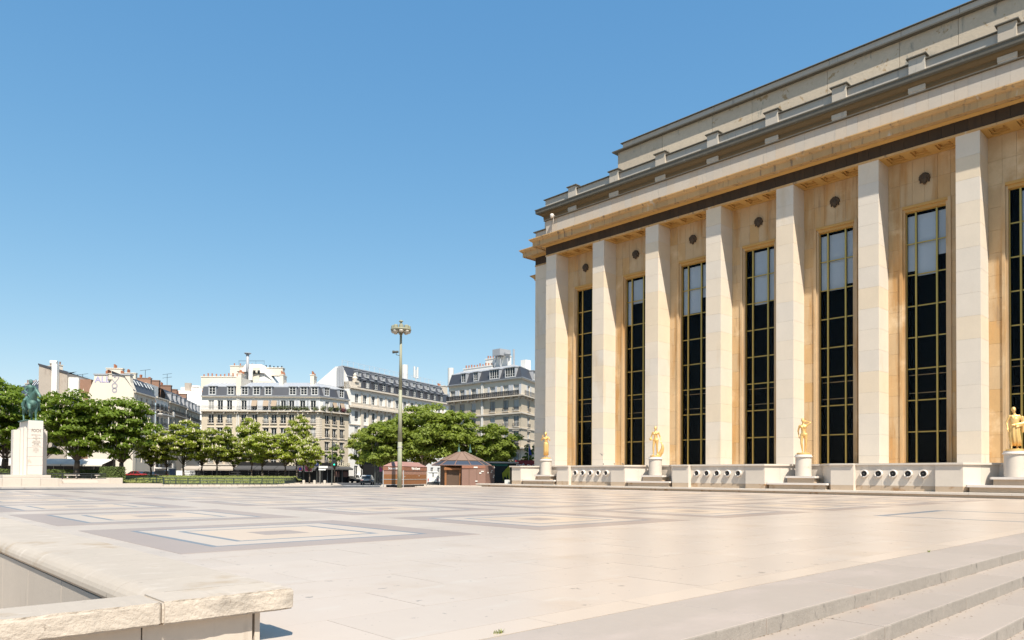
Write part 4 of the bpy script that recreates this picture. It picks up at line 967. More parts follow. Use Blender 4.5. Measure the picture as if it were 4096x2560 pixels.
q = MB(); q.lathe([(.55,0),(.55,2.4),(.4,3.0),(.1,3.2)], f.p(s_(1006), 1.5, zz(1006, 1524, G1)), 12); q.build('roof_vent', M['h_white'], g3)
q = MB(); a0 = f.p(f.L, 0, 0); 
fr_ = Face(gp(1092, G1), gp(1130, G1+22)); fbox(q, fr_, 0, fr_.L, -9, 0, HZ, zz(1092, 1525, G1)); q.build('wall', M['h_cream'], g3)
q = MB(); z0_, z1_ = zz(1092, 1528, G1), zz(1092, 1494, G1); q.quad(fr_.p(0,0,z0_), fr_.p(fr_.L,0,z0_), fr_.p(fr_.L,-2.4,z1_), fr_.p(0,-2.4,z1_)); q.quad(fr_.p(0,-2.4,z1_), fr_.p(fr_.L,-2.4,z1_), fr_.p(fr_.L,-9,z1_+.3), fr_.p(0,-9,z1_+.3)); q.build('mansard', M['slate'], g3, fix=False)
for t in (2.5, 7, 11.5): dormer(g3, fr_, t, z0_+.3, 1.2, 1.6, .4, .5, surround='slate')
q = fr_.p(8, -3, 0); chimney(g3, (q[0], q[1]), 1.2, 6, z1_-1, z1_+1.6, math.atan2(fr_.d.y, fr_.d.x), 'h_cream', 3)
# ---- long institute with two rows of dormers
fc = Face(gp(1394, 163), gp(1800, 202)); c1 = house('institute_building', 'long cream building with balustrade and two rows of roof dormers beside the avenue', [fc])
us = [1424, 1457, 1490.6, 1522.7, 1556, 1586.7, 1617, 1646, 1675, 1702.5, 1728, 1755]
LC = [(.6, 3.4, 'w'), (5.2, 7.8, 'w'), (9.6, 12.1, 'w'), (13.3, 15.7, 'w'), (17.55, 19.6, 'w')]
ops, lst = columns(c1, fc, us, LC, 1.3); ops = [o for o in ops if not (o[2] < 1 and 1480 < 0)]
g = MB(); wall_face(g, fc, HZ, 20.8, ops); g.build('wall', M['h_white'], c1, fix=False)
for s, z0, z1, k, ci, li in lst: window(c1, fc, s, z0, 1.3, z1-z0)
band(c1, [fc], 20.6, 20.95, .7, 'h_trim', 'cornice'); band(c1, [fc], 16.35, 16.75, .9, 'h_trim', 'cornice'); band(c1, [fc], 8.3, 8.7, .4); band(c1, [fc], 12.5, 12.7, .2)
q = MB(); fbox(q, fc, 0, fc.L, .55, .75, 17.35, 17.5); fbox(q, fc, 0, fc.L, .55, .75, 16.76, 16.85)
for i in range(int(fc.L/.45)): fbox(q, fc, i*.45+.1, i*.45+.28, .58, .72, 16.85, 17.35)
for u in us: s = fc.s_of(u)+1.6; fbox(q, fc, s-.45, s+.45, .5, .8, 16.76, 17.52)
q.build('balustrade', M['h_trim'], c1)
q = MB()
for u in us:
    s = fc.s_of(u)+1.75
    fbox(q, fc, s-.45, s+.45, 0, .3, 8.75, 15.6); fbox(q, fc, s-.55, s+.55, 0, .42, 15.6, 16.3); fbox(q, fc, s-.3, s+.3, 0, .1, 17.7, 19.9)
    for k_ in range(3): fbox(q, fc, s-1.7+k_*1.2-.2, s-1.7+k_*1.2+.2, .3, .8, 16.12, 16.34)
q.build('pilaster', M['h_trim'], c1)
pa = [(.15, 20.97), (-.6, 23.3), (-2.0, 25.6), (-4.0, 25.6), (-9.6, 22.0)]; g = MB()
for i in range(4): g.quad(fc.p(0, pa[i][0], pa[i][1]), fc.p(fc.L, pa[i][0], pa[i][1]), fc.p(fc.L, pa[i+1][0], pa[i+1][1]), fc.p(0, pa[i+1][0], pa[i+1][1]))
g.build('mansard', M['slate'], c1, fix=False); q = MB(); fbox(q, fc, -.1, fc.L+.1, -.72, -.42, 23.25, 23.4); fbox(q, fc, -.1, fc.L+.1, -2.3, -1.85, 25.55, 25.75); q.build('roof_flashing', M['zinc'], c1)
for u in us:
    dormer(c1, fc, fc.s_of(u)+.5, 21.2, 1.2, 1.6, -.34, .45, 'cross', 'slate', True); dormer(c1, fc, fc.s_of(u)+1.6, 23.8, .95, 1.1, .55, .8, 'cross', 'zinc')
railing(c1, fc, 0, fc.L, -2.1, 25.7, 1.3, step=1.9, m='shutter', r=.03)
for e_ in (0, fc.L):
    g = MB(); gp_ = [(0, HZ), (0, 20.9)]+pa+[(-9.6, HZ)]; g.add([fc.p(e_, a, z) for a, z in gp_], [tuple(range(len(gp_)))]); g.build('gable_wall', M['h_white'], c1, fix=False)
g = MB(); g.quad(fc.p(0, -9.6, HZ), fc.p(fc.L, -9.6, HZ), fc.p(fc.L, -9.6, 22), fc.p(0, -9.6, 22)); g.build('rear_wall', M['h_cream'], c1, fix=False)
q = MB()
for k_ in range(5): o_ = -1.5-.42*k_; a_ = fc.p(-.3, o_, 21.0); q.tube(a_, (a_[0], a_[1], (25.2, 25.6, 25.6, 25.6, 25.3)[k_]), .16, n=8)
q.build('vent_pipe', M['zinc'], c1)
q = MB(); fbox(q, fc, 0, 3.6, -3, .35, 20.5, 22.1); fbox(q, fc, 1.4, 2.6, -.6, .6, 22.1, 22.5); q.lathe([(.5,0),(.62,.5),(.35,.9),(.4,1.3),(.1,1.7)], fc.p(2, -.1, 22.5), 12); q.build('corner_urn', M['h_trim'], c1)
p = fc.p(fc.L-1.2, -3, 0); chimney(c1, (p[0], p[1]), 1.6, 4.5, 22, 25.9, math.atan2(fc.d.y, fc.d.x), 'h_trim', 5)
aq = MB(); p = fc.p(fc.s_of(1680), -5, 25.5); aq.tube(p, (p[0], p[1], 30.0), .85, n=14); aq.build('white_antenna', M['frame_w'], c1)
aq = MB(); p = fc.p(fc.s_of(1724), -5, 25.5); aq.tube(p, (p[0], p[1], 29.4), .12)
for sx in (-1, 1): e_ = fc.d*(sx*.75); aq.tube((p[0]+e_.x, p[1]+e_.y, 27.2), (p[0]+e_.x, p[1]+e_.y, 30.2), .26); aq.tube((p[0], p[1], 27), (p[0]+e_.x, p[1]+e_.y, 27.6), .08)
aq.build('twin_antenna', M['frame_w'], c1)
# ---- right-hand corner house
fd, fe = Face(gp(1792, 165), gp(2084, 150)), Face(gp(2084, 150), gp(2190, 166))
d1 = house('apartment_house', 'corner house with big dormers and black iron balconies, right next to the palace', [fd, fe])
LD = [(3.6, 6.0, 'w'), (8.3, 10.6, 'w'), (11.5, 13.7, 'w'), (14.8, 17.1, 'w'), (18.0, 20.2, 'b')]
haussmann(d1, [fd, fe], [[1809, 1846, 1892, 1968, 2021, 2063], [2113, 2150]], 'all', LV=LD, eave=21.3, zsplit=17.8, wd=1.5, m_hi='h_cream', bal=17.9)
railing(d1, fd, .1, fd.L-.1, .72, 17.9, 1.0, step=.16, r=.03); railing(d1, fd, fd.L*.72, fd.L-.1, .75, 7.2, 1.0, step=.16, r=.03); band(d1, [fd, fe], 14.1, 14.4, .35); band(d1, [fd, fe], 11.0, 11.2, .2); band(d1, [fd, fe], 6.9, 7.15, .8, 'h_trim', 'balcony_slab')
mansard(d1, [fd, fe], 21.5, 24.0, 25.3, .9, 4.5); seams(d1, [fd, fe], 24.0, 25.3, .9, 4.5)
for u, w_ in ((1854, 1.2), (1903, 1.2), (1977, 2.6), (2040, 2.6)): dormer(d1, fd, fd.s_of(u), 21.8, w_, 1.95, -.22, .5, 'french', 'zinc')
dormer(d1, fe, fe.s_of(2132), 21.8, 1.3, 1.95, -.22, .5, 'french', 'zinc')
dq = MB()
for k_ in range(2): t = fd.s_of(1926)+k_*.4; dq.tube(fd.p(t, .15, HZ), fd.p(t, .15, 21.2), .12)
dq.build('downpipe', M['frame_w'], d1)
an = math.atan2(fd.d.y, fd.d.x)
for u, dd, L_, zt, mm, np_ in ((1912, 6, 9, 25.6, 'h_white', 10), (1990, 7, 7, 27.3, 'h_white', 9)):
    p = gp(u, 158+dd-(u-1912)*.05); chimney(d1, (p.x, p.y), L_, .9, 23.5, zt, an, mm, np_)
p = gp(2003, 160); q = MB(); q.box(p.x-1.6, p.x+1.6, p.y-1.2, p.y+1.2, 27.4, 28.8)
for sx in (-1, 1):
    for sy in (-1, 1): q.tube((p.x+sx*1.2, p.y+sy*.9, 25), (p.x+sx*.9, p.y+sy*.6, 27.4), .1)
q.build('roof_tank', M['zinc'], d1)
q = MB(); p = gp(2052, 158); q.tube((p.x, p.y, 25), (p.x, p.y, 28.6), .22); p = gp(2026, 158); q.lathe([(.15,0),(.25,1.5),(.8,2.0),(.8,2.3)], (p.x, p.y, 25.5), 12); q.build('roof_vent', M['zinc'], d1)
p = gp(2100, 157); q = MB().cbox((p.x, p.y, 25.0), (1.5, 1.5, 2.2)); q.build('roof_box', M['h_white'], d1)
p = gp(1800, 172); q = MB(); q.tube((p.x, p.y, 22), (p.x, p.y, 26.5), .7, n=14); q.build('white_antenna', M['frame_w'], d1)
# ---- houses down the side street (far left middle)
def street_house(label, ua, da, ub, db, ztop_v, floors, cols_n, wallm, roof=True, gable=False, trim='h_trim'):
    f = Face(gp(ua, da), gp(ub, db)); h = house('apartment_house', label, [f]); ez = f.z_of(ua, ztop_v)
    LV = [(ez-2.55-2.95*k, ez-.75-2.95*k, 'w') for k in range(floors)]
    us_ = [ua+(ub-ua)*((i+.5)/cols_n) for i in range(cols_n)]; ops, lst = columns(h, f, us_, LV, 1.15); g = MB(); wall_face(g, f, HZ, ez, ops); g.build('wall', M[wallm], h, fix=False)
    for s, z0, z1, k, ci, li in lst: window(h, f, s, z0, 1.15, z1-z0)
    band(h, [f], ez-.15, ez+.1, .4, trim, 'cornice'); band(h, [f], ez-2.9, ez-2.7, .6, trim, 'balcony_slab'); railing(h, f, 0, f.L, .55, ez-2.7)
    return f, h, ez
ang0 = None
f, h, ez = street_house('tall cream house with a faded mural on its blank gable wall', 530, 150, 616, 162, 1567, 5, 4, 'h_cream')
g = MB(); ins = [(.15, ez+.1), (-1.9, ez+3.2), (-5.5, ez+4.6)]
for i in range(2): g.quad(f.p(0, ins[i][0], ins[i][1]), f.p(f.L, ins[i][0], ins[i][1]), f.p(f.L, ins[i+1][0], ins[i+1][1]), f.p(0, ins[i+1][0], ins[i+1][1]))
g.build('mansard', M['slate'], h, fix=False)
for k in range(7):
    t = 1.0+k*1.75+(.6 if k > 3 else 0); q = MB(); a = Vector(f.p(t, -.75, ez+1.75)); b_ = Vector(f.p(t+.75, -.75, ez+1.75)); c = Vector(f.p(t+.75, -1.35, ez+2.7)); d = Vector(f.p(t, -1.35, ez+2.7)); up_ = f.n*.12+Vector((0, 0, .06)); q.quad(a+up_, b_+up_, c+up_, d+up_); q.build('skylight', M['frame_w'], h, fix=False)
fg = Face(gp(350, 150), gp(530, 150)); pr = [(0, HZ), (fg.L, HZ), (fg.L, zat(530, 1566, 150)), (fg.s_of(516), zat(516, 1530, 150)), (fg.s_of(513), zat(513, 1500, 150)), (fg.s_of(371), zat(371, 1496, 150)), (fg.s_of(370), zat(370, 1516, 150)), (fg.s_of(353), zat(353, 1557, 150)), (0, zat(350, 1575, 150))]
g = MB(); n = len(pr); g.add([fg.p(a, 0, z) for a, z in pr]+[fg.p(a, -1.2, z) for a, z in pr], [tuple(range(n)), tuple(range(2*n-1, n-1, -1))]+[(i, (i+1) % n, (i+1) % n+n, i+n) for i in range(n)]); g.build('gable_wall', M['h_cream'], h)
q = MB(); fbox(q, fg, fg.s_of(368), fg.s_of(516), -1.4, .15, zat(440, 1500, 150), zat(440, 1495, 150)); q.build('gable_coping', M['zinc'], h)
for u, L_, n_ in ((420, 2.6, 9), (477, 1.2, 5)): p = fg.p(fg.s_of(u), -.6, 0); chimney(h, (p[0], p[1]), L_, .6, 20.5, zat(440, 1494, 150), an, 'h_cream', n_)
M['mural'] = mat('faded violet mural', (.34, .32, .50), .9, (3, .2)); M['mural2'] = mat('faded grey mural', (.33, .31, .34), .9, (3, .2))
letters('ALL', 1.75, M['mural'], fg.p(fg.s_of(404), .03, zat(404, 1519, 150)), fg.n, h, .01, .02, 1.1)
q = MB()
def arcb(cu, cv, r, a0, a1, w=.13):
    n = 16; c = Vector(fg.p(fg.s_of(cu), .03, zat(cu, cv, 150)))
    for k in range(n):
        t0, t1 = a0+(a1-a0)*k/n, a0+(a1-a0)*(k+1)/n
        e = [c+fg.d*((r+s*w)*math.cos(t))+Vector((0, 0, (r+s*w)*math.sin(t))) for t, s in ((t0, -1), (t1, -1), (t1, 1), (t0, 1))]; q.quad(*e)
arcb(446, 1512, .42, 0, math.pi); arcb(461, 1512, .42, 0, math.pi); arcb(453, 1543, .5, 0, 2*math.pi); arcb(453, 1561, .42, 0, 2*math.pi)
for sx, u0, u1 in ((-1, 438, 454), (1, 469, 454)):
    a, b_ = Vector(fg.p(fg.s_of(u0), .03, zat(u0, 1512, 150))), Vector(fg.p(fg.s_of(u1), .03, zat(u1, 1531, 150))); w_ = Vector((0, 0, .15)); q.quad(a-w_, b_-w_, b_+w_, a+w_)
q.build('mural_chain', M['mural2'], h, fix=False)
for t, L_ in ((3.5, 3.2), (10.5, 3.2)): p = f.p(t, -5, 0); chimney(h, (p[0], p[1]), 1.0, L_, ez+2, ez+5.2, math.atan2(f.d.y, f.d.x), 'h_cream', 9)
f, h, ez = street_house('plain white modern house with deep white balconies, in the side street', 619, 162.5, 670, 171, 1588, 0, 1, 'h_white')
for k in range(5):
    z_ = ez-2.9-k*3.0; q = MB(); fbox(q, f, -.2, f.L-.2, 0, 1.5, z_-.9, z_-.7); fbox(q, f, f.L-1.2, f.L-.2, 1.2, 1.5, z_-.7, z_+.3); q.build('balcony', M['h_white'], h); railing(h, f, 0, f.L-1.2, 1.4, z_-.7, 1.0)
    for t in (1.4, 4.2, 6.8):
        if t < f.L-.8: q = MB(); fbox(q, f, t-.8, t+.8, .01, .04, z_-.6, z_+1.6); q.build('window', M['pane_d'], h)
q = MB(); fbox(q, f, .5, f.L-.3, -6, -2.2, ez, ez+3.2); q.build('penthouse', M['h_white'], h); q = MB(); fbox(q, f, .8, f.L*.6, -2.2, -2.1, ez+.6, ez+2.6); q.build('window', M['pane_d'], h)
p = f.p(f.L*.6, -5, 0); chimney(h, (p[0], p[1]), .9, 4.5, ez+1, ez+4.8, math.atan2(f.d.y, f.d.x), 'brick', 9)
for lab, ua, da, ub, db, v_, nc in (('grey stone house with four zinc dormers, behind the white modern house', 672, 172, 741, 187, 1607, 4), ('far stone house with zinc dormers at the end of the side street', 742, 187.5, 797, 204, 1636, 4)):
    f, h, ez = street_house(lab, ua, da, ub, db, v_, 4, nc, 'h_stone'); g = MB(); ins = [(.15, ez+.1), (-1.4, ez+3.0), (-5.5, ez+4.2)]
    for i in range(2): g.quad(f.p(0, ins[i][0], ins[i][1]), f.p(f.L, ins[i][0], ins[i][1]), f.p(f.L, ins[i+1][0], ins[i+1][1]), f.p(0, ins[i+1][0], ins[i+1][1]))
    g.build('mansard', M['slate'], h, fix=False)
    for i in range(nc): dormer(h, f, f.L*(i+.5)/nc, ez+.5, 1.1, 1.6, -.15, .6, 'french', 'zinc')
    for t in (f.L*.25, f.L*.9): p = f.p(t, -5.5, 0); chimney(h, (p[0], p[1]), 1.1, 4.6, ez+1, ez+5.4, math.atan2(f.d.y, f.d.x), 'brick', 7)
fw_ = Face(gp(640, 232), gp(820, 236)); wb = house('apartment_block', 'distant white block with stepped roof terraces and a grey lift tower', [fw_])
for u0, u1, v0, o in ((655, 808, 1585, 0), (665, 800, 1560, -2), (712, 800, 1543, -4), (735, 788, 1532, -6)):
    q = MB(); fbox(q, fw_, fw_.s_of(u0), fw_.s_of(u1), o-8, o, HZ if o == 0 else 20, fw_.z_of(730, v0)); q.build('storey', M['h_white'], wb)
q = MB(); fbox(q, fw_, fw_.s_of(728), fw_.s_of(755), -5, -3.6, 25, fw_.z_of(740, 1526)); q.build('lift_tower', M['h_grey'], wb)
q = MB(); fbox(q, fw_, fw_.s_of(756), fw_.s_of(786), -5.9, -5.85, fw_.z_of(770, 1558), fw_.z_of(770, 1540)); q.build('window', M['pane_d'], wb)
for u in (690, 720, 765, 790): p = fw_.p(fw_.s_of(u), -3, 0); chimney(wb, (p[0], p[1]), 2.2, .8, 24, fw_.z_of(u, 1566), 0, 'h_cream', 5)
# ---- far left house with bare gable and white duct
ff = Face(gp(148, 150), gp(263, 150.5)); h = house('apartment_house', 'grey brown house with bare gable, slate roof slope and tall white duct', [ff])
pr = [(0, HZ), (ff.L, HZ), (ff.L, ff.z_of(263, 1492)), (0, ff.z_of(148, 1457))]
g = MB(); n = 4; g.add([ff.p(a, 0, z) for a, z in pr]+[ff.p(a, -12, z) for a, z in pr], [tuple(range(n)), tuple(range(2*n-1, n-1, -1))]+[(i, (i+1) % n, (i+1) % n+n, i+n) for i in range(n)]); g.build('gable_wall', M['h_grey'], h)
q = MB(); q.quad(ff.p(-.1, .15, ff.z_of(148, 1460)), ff.p(ff.L+.1, .15, ff.z_of(263, 1496)), ff.p(ff.L+.1, .15, ff.z_of(263, 1487)), ff.p(-.1, .15, ff.z_of(148, 1453))); q.quad(ff.p(-.1, .15, ff.z_of(148, 1453)), ff.p(ff.L+.1, .15, ff.z_of(263, 1487)), ff.p(ff.L+.1, -12, ff.z_of(263, 1487)), ff.p(-.1, -12, ff.z_of(148, 1453))); q.build('gable_coping', M['slate'], h, fix=False)
fl = Face(gp(20, 172), gp(148, 150.5)); g = MB(); e0, e1, e2 = ff.z_of(148, 1560), ff.z_of(148, 1490), ff.z_of(148, 1470)
wall_face(g, fl, HZ, e0, []); g.build('wall', M['h_stone'], h, fix=False)
g = MB(); g.quad(fl.p(0, .2, e0), fl.p(fl.L, .2, e0), fl.p(fl.L, -3, e1), fl.p(0, -3, e1)); g.quad(fl.p(0, -3, e1), fl.p(fl.L, -3, e1), fl.p(fl.L, -7, e2), fl.p(0, -7, e2)); g.build('mansard', M['slate'], h, fix=False)
for k in range(6):
    t = fl.L-1.6-k*2.6; q = MB(); a = [Vector(fl.p(t+x, -1.2-o*.9+.12, e0+1.8+o*1.4+.08)) for x, o in ((0, 0), (.8, 0), (.8, 1), (0, 1))]; q.quad(*a); q.build('skylight', M['frame_w'], h, fix=False)
for t, zt in ((fl.L-2.5, e1+2.2), (fl.L-8, e1+.9), (fl.L*.25, e1+.2)): p = fl.p(t, -3.5, 0); chimney(h, (p[0], p[1]), 4, .8, e1-2, zt, math.atan2(fl.d.y, fl.d.x)+.3, 'h_cream', 5, 'brick')
q = MB(); c = ff.s_of(221); fbox(q, ff, c-.5, c+.5, .1, 1.1, 8, ff.z_of(221, 1458))
q.build('duct', M['h_white'], h); q = MB(); q.tube(ff.p(c+.3, .6, ff.z_of(221, 1454)), ff.p(c-.95, .7, ff.z_of(221, 1451)), .5, .42, 12); q.build('duct_hood', M['h_white'], h)
q = MB(); fbox(q, ff, ff.L-.6, ff.L+2.0, -8, -.4, HZ, ff.z_of(263, 1508)); q.build('annexe', M['h_white'], h); q = MB(); fbox(q, ff, ff.L+2.0, ff.L+4.2, -9, -1, HZ, ff.z_of(263, 1513)); q.build('annexe', M['brick'], h)
# roof aerials
for k, (u, v0, d) in enumerate(((324, 1498, 160), (575, 1481, 170), (663, 1497, 190), (659, 1512, 190))[:3]):
    p = gp(u, d); z0_, z1_ = 14, zat(u, v0, d); q = MB(); q.tube((p.x, p.y, z0_), (p.x, p.y, z1_), .05, n=5)
    for dz in ((0, -.9) if k == 2 else (0,)):
        q.tube((p.x-1.2*rt0.x, p.y-1.2*rt0.y, z1_+dz-.1), (p.x+1.2*rt0.x, p.y+1.2*rt0.y, z1_+dz+.2), .04, n=5)
    tag(q.build('roof_aerial', M['iron'], None), ('thin television aerial between the mural gable and the white duct', 'thin aerial mast above the mural house roof', 'double aerial mast above the white modern house')[k], 'aerial', 'roof aerials')
# ================================================================ planted square, trees
M['lawn'] = mat('lawn', (.13, .15, .035), .9, (.6, .2, 6, .25), 0, stain=((.24, .21, .09), (.5, .5, .5), .5, .15))
M['hedge'] = mat('hedge leaves', (.075, .105, .018), .8, (2.5, .3)); M['bark'] = mat('tree bark', (.075, .06, .045), .9, (3, .3)); M['bark_pale'] = mat('plane bark', (.26, .21, .15), .9, (2.5, .3))
M['candle'] = mat('chestnut blossom', (.55, .48, .37), .8, (4, .15))
M['fence_green'] = mat('dark green fence paint', (.02, .035, .03), .6); M['fence_black'] = mat('black fence paint', (.016, .018, .02), .6)
def leafmat(name, col, tr=.42):
    m = mat(name, col, .55, (.9, .28, 5, .22), .10, spec=.25); t = m.node_tree; N = t.nodes; L = t.links; b = N['Principled BSDF']; out = N['Material Output']
    tl = N.new('ShaderNodeBsdfTranslucent'); mx = N.new('ShaderNodeMixShader'); mx.inputs[0].default_value = tr
    src = b.inputs['Base Color'].links[0].from_socket; sc = N.new('ShaderNodeVectorMath'); sc.operation = 'MULTIPLY'; sc.inputs[1].default_value = (1.5, 1.5, .6); L.new(src, sc.inputs[0]); L.new(sc.outputs[0], tl.inputs[0])
    L.new(b.outputs[0], mx.inputs[1]); L.new(tl.outputs[0], mx.inputs[2]); L.new(mx.outputs[0], out.inputs[0]); return m
M['leaf_dark'] = leafmat('dark chestnut leaves', (.14, .20, .025)); M['leaf_mid'] = leafmat('chestnut leaves', (.265, .305, .05)); M['leaf_plane'] = leafmat('plane tree leaves', (.21, .26, .05)); M['leaf_young'] = leafmat('young leaves', (.17, .22, .045))
# island pavement with kerb
isl = [G(-500, 1950, PAVEZ), G(100, 1950, PAVEZ), G(640, 1948.5, PAVEZ), G(950, 1947.7, PAVEZ), G(1156, 1944.6, PAVEZ), G(1322, 1942.5, PAVEZ), G(1369, 1941.3, PAVEZ), G(1345, 1932, PAVEZ), gp(1215, 142), gp(-300, 150), gp(-900, 110)]
ip = MB().prism([(p.x, p.y) for p in isl], -.5, PAVEZ).build('square_pavement', M['pavement']); struct(ip)
for k in range(6):
    a, b = Vector((isl[k].x, isl[k].y, 0)), Vector((isl[k+1].x, isl[k+1].y, 0)); n = max(1, int((b-a).length/2)); d = (b-a)/n; nn = Vector((d.y, -d.x, 0)).normalized(); nn = nn if nn.y < 0 else -nn
    for i in range(min(n, 40)):
        p, q = a+d*i, a+d*(i+.985); MB().prism([(p.x+nn.x*.16, p.y+nn.y*.16), (q.x+nn.x*.16, q.y+nn.y*.16), (q.x, q.y), (p.x, p.y)], -.5, PAVEZ+.012).build('kerb_stone', M['kerb'], ip)
# white crossing marks on the road
rd = bpy.data.objects['road']
for u in range(1372, 1560, 24):
    p = G(u, 1943, ROADZ); q = G(u+15, 1943, ROADZ); MB().box(p.x, q.x+.3, p.y-1.2, p.y+1.2, ROADZ-.01, ROADZ+.004).build('road_marking', M['paint'], rd)
# lawn mound
LF = [(488, 1930), (650, 1931), (655, 1936.5), (900, 1936.5), (1140, 1936), (1206, 1929)]
us_ = np.linspace(488, 1206, 60)
def lfront(u): 
    return np.interp(u, [a for a, b in LF], [b for a, b in LF])
vs = []; NR = 10
for i, u in enumerate(us_):
    a = G(u, lfront(u), -.1); db = 128-6*max(0, (u-1000)/206)
    b = gp(u, db, 0)
    for r_ in range(NR+1):
        t = r_/NR; p = a.lerp(b, t); z = -.1+1.0*math.sin(t*math.pi/2)*(1 if 500 < u < 1190 else .5); vs.append((p.x, p.y, z+.05*math.sin(u*.2+r_)))
fs = [(i*(NR+1)+r_, (i+1)*(NR+1)+r_, (i+1)*(NR+1)+r_+1, i*(NR+1)+r_+1) for i in range(59) for r_ in range(NR)]
lawn = struct(MB().add(vs, fs).build('lawn', M['lawn'], None, True)); 
la = np.array(vs).reshape(60, NR+1, 3); rg_ = np.random.default_rng(5); ng = 9000; ii = rg_.random(ng)*58.9; jj = rg_.random(ng)**.8*(NR-.1)
i0, j0 = ii.astype(int), jj.astype(int); fi, fj = (ii-i0)[:, None], (jj-j0)[:, None]
gpnt = la[i0, j0]*(1-fi)*(1-fj)+la[i0+1, j0]*fi*(1-fj)+la[i0, j0+1]*(1-fi)*fj+la[i0+1, j0+1]*fi*fj; gpnt[:, 2] += .08
M['grass'] = mat('grass blades', (.16, .18, .045), .8, (1.2, .35), 0)
go = leaves('grass', gpnt, np.tile(np.array([[-.5, -.8, .3]]), (ng, 1)), .13, M['grass'], None, 3, .6); tag(go, 'tufts of grass and dry stalks on the mounded lawn', 'grass', kind='stuff')
# low kerb wall in front of the lawn
kw = thing('lawn_kerb', 'low pale kerb running under the lawn fence', 'kerb', G(900, 1940, PAVEZ), world=True)
for k in range(24):
    u0, u1 = 655+k*22.9, 655+(k+1)*22.9-.6
    v0 = 1944.5 if u0 < 1100 else 1944.5-(u0-1100)*.10
    a, b = G(u0, v0, PAVEZ), G(u1, v0, PAVEZ); MB().box(a.x, b.x, a.y, a.y+.45, PAVEZ-.1, PAVEZ+.2).build('kerb_stone', M['mon_base'], kw)
# park fences
def park_fence(label, pts, zs, h, mname, step=2.0):
    t = thing('park_fence', label, 'fence', (pts[0].x, pts[0].y, zs[0]), group='low park fences', world=True)
    for k in range(len(pts)-1):
        a, b = Vector((pts[k].x, pts[k].y, zs[k])), Vector((pts[k+1].x, pts[k+1].y, zs[k+1])); n = max(1, round((b-a).length/step)); d = (b-a)/n
        for i in range(n):
            p, q = a+d*i, a+d*(i+1); MB().tube(p, p+Vector((0, 0, h)), .07, n=6).build('post', M[mname], t)
            for hh, rr_ in ((h-.06, .065), (h*.55, .05), (.12, .055)): MB().tube(p+Vector((0, 0, hh)), q+Vector((0, 0, hh)), rr_, n=5).build('rail', M[mname], t)
            for fr in (.42, .58): m_ = p.lerp(q, fr); MB().tube(m_+Vector((0, 0, .12)), m_+Vector((0, 0, h*.55)), .045, n=5).build('bar', M[mname], t)
    return t
fpts = [G(u, v+1.5, -.1) for u, v in ((490, 1928), (600, 1929), (652, 1930), (655, 1935), (800, 1936), (1000, 1936), (1140, 1935.5), (1206, 1928.5))]
park_fence('low dark green rail fence along the front of the lawn', fpts, [-.1]*8, .92, 'fence_green')
park_fence('low black rail fence behind the lawn under the chestnut trees', [gp(u, 129) for u in (735, 900, 1050, 1205)], [.75]*4, .95, 'fence_black', 2.4)
park_fence('black rail fence behind the stone benches and the monument', [gp(u, 106) for u in (-60, 100, 250, 425)], [.5]*4, .8, 'fence_black', 2.4)
# terrace behind the monument: retaining wall, steps, benches, hedges
tz = .55
tp = MB(); a, b = G(-400, 1936, PAVEZ), G(492, 1935, PAVEZ); yl = a.y+1.5
tr_ = thing('garden_wall', 'low pale retaining wall with garden steps beside the monument', 'wall', (b.x-6, yl, PAVEZ), world=True)
xs0, xs1 = PYp(248, 1925, yl).x, PYp(388, 1925, yl).x; xe = PYp(491, 1930, yl).x; xw = -30
for x0, x1, nm in ((xw, xs0, 0), (xs1, xe, 1)):
    n = max(2, int((x1-x0)/1.8))
    for k in range(n): block('wall_stone', x0+(x1-x0)*k/n+.006, x0+(x1-x0)*(k+1)/n-.006, yl, yl+.5, PAVEZ-.1, tz+.1, M['mon_base'], tr_, .02)
MB().box(xw, xe, yl+.5, yl+16, PAVEZ-.1, tz).build('terrace_fill', M['pavement'], tr_)
for k in range(4): block('garden_step', xs0, xs1, yl-1.2+.4*k, yl-.8+.4*k+.02, PAVEZ-.1, PAVEZ+(tz-PAVEZ)*(k+1)/5, M['mon_base'], tr_, .02)
def bench(u0, u1, lab):
    y = yl+4.0; x0, x1 = PYp(u0, 1900, y).x, PYp(u1, 1900, y).x; t = thing('stone_bench', lab, 'bench', ((x0+x1)/2, y, tz), group='stone benches beside the monument')
    hw_ = (x1-x0)/2; obj('seat', bev_mesh('seat', 2*hw_, .55, .1, .02, M['mon']), t, (-hw_, -.27, .42))
    for s in (-1, 1):
        lg = MB().lathe([(.17, 0), (.16, .06), (.09, .2), (.15, .36), (.2, .42)], (0, 0, 0), 10).mesh('leg', M['mon']); obj('leg', lg, t, (s*hw_*.6, 0, 0))
bench(258, 318, 'long stone bench standing behind the garden steps'); bench(380, 416, 'short stone bench standing next to the clipped box hedge')
def hedge(lab, x0, x1, y0, y1, z0, z1, n, seed, size=.12):
    rg2 = np.random.default_rng(seed); o = thing('hedge', lab, 'hedge', ((x0+x1)/2, (y0+y1)/2, z0))
    hx, hy, hz = (x1-x0)/2, (y1-y0)/2, (z1-z0)
    MB().box(-hx+.08, hx-.08, -hy+.08, hy-.08, 0, hz-.08).build('hedge_body', M['bark'], o)
    p = rg2.random((n, 3)); side = rg2.integers(0, 3, n); nr = np.zeros((n, 3)); p = p*2-1; p[:, 2] = p[:, 2]*.5+.5
    for i in range(n):
        if side[i] == 0: p[i, 2] = 1; nr[i] = (0, 0, 1)
        elif side[i] == 1: p[i, 1] = -1; nr[i] = (0, -1, 0)
        else: p[i, 0] = 1 if rg2.random() > .5 else -1; nr[i] = (p[i, 0], 0, 0)
    p = p*np.array([hx, hy, hz])+rg2.normal(size=(n, 3))*.07; leaves('foliage', p, nr, size, M['hedge'], o, seed, .7)
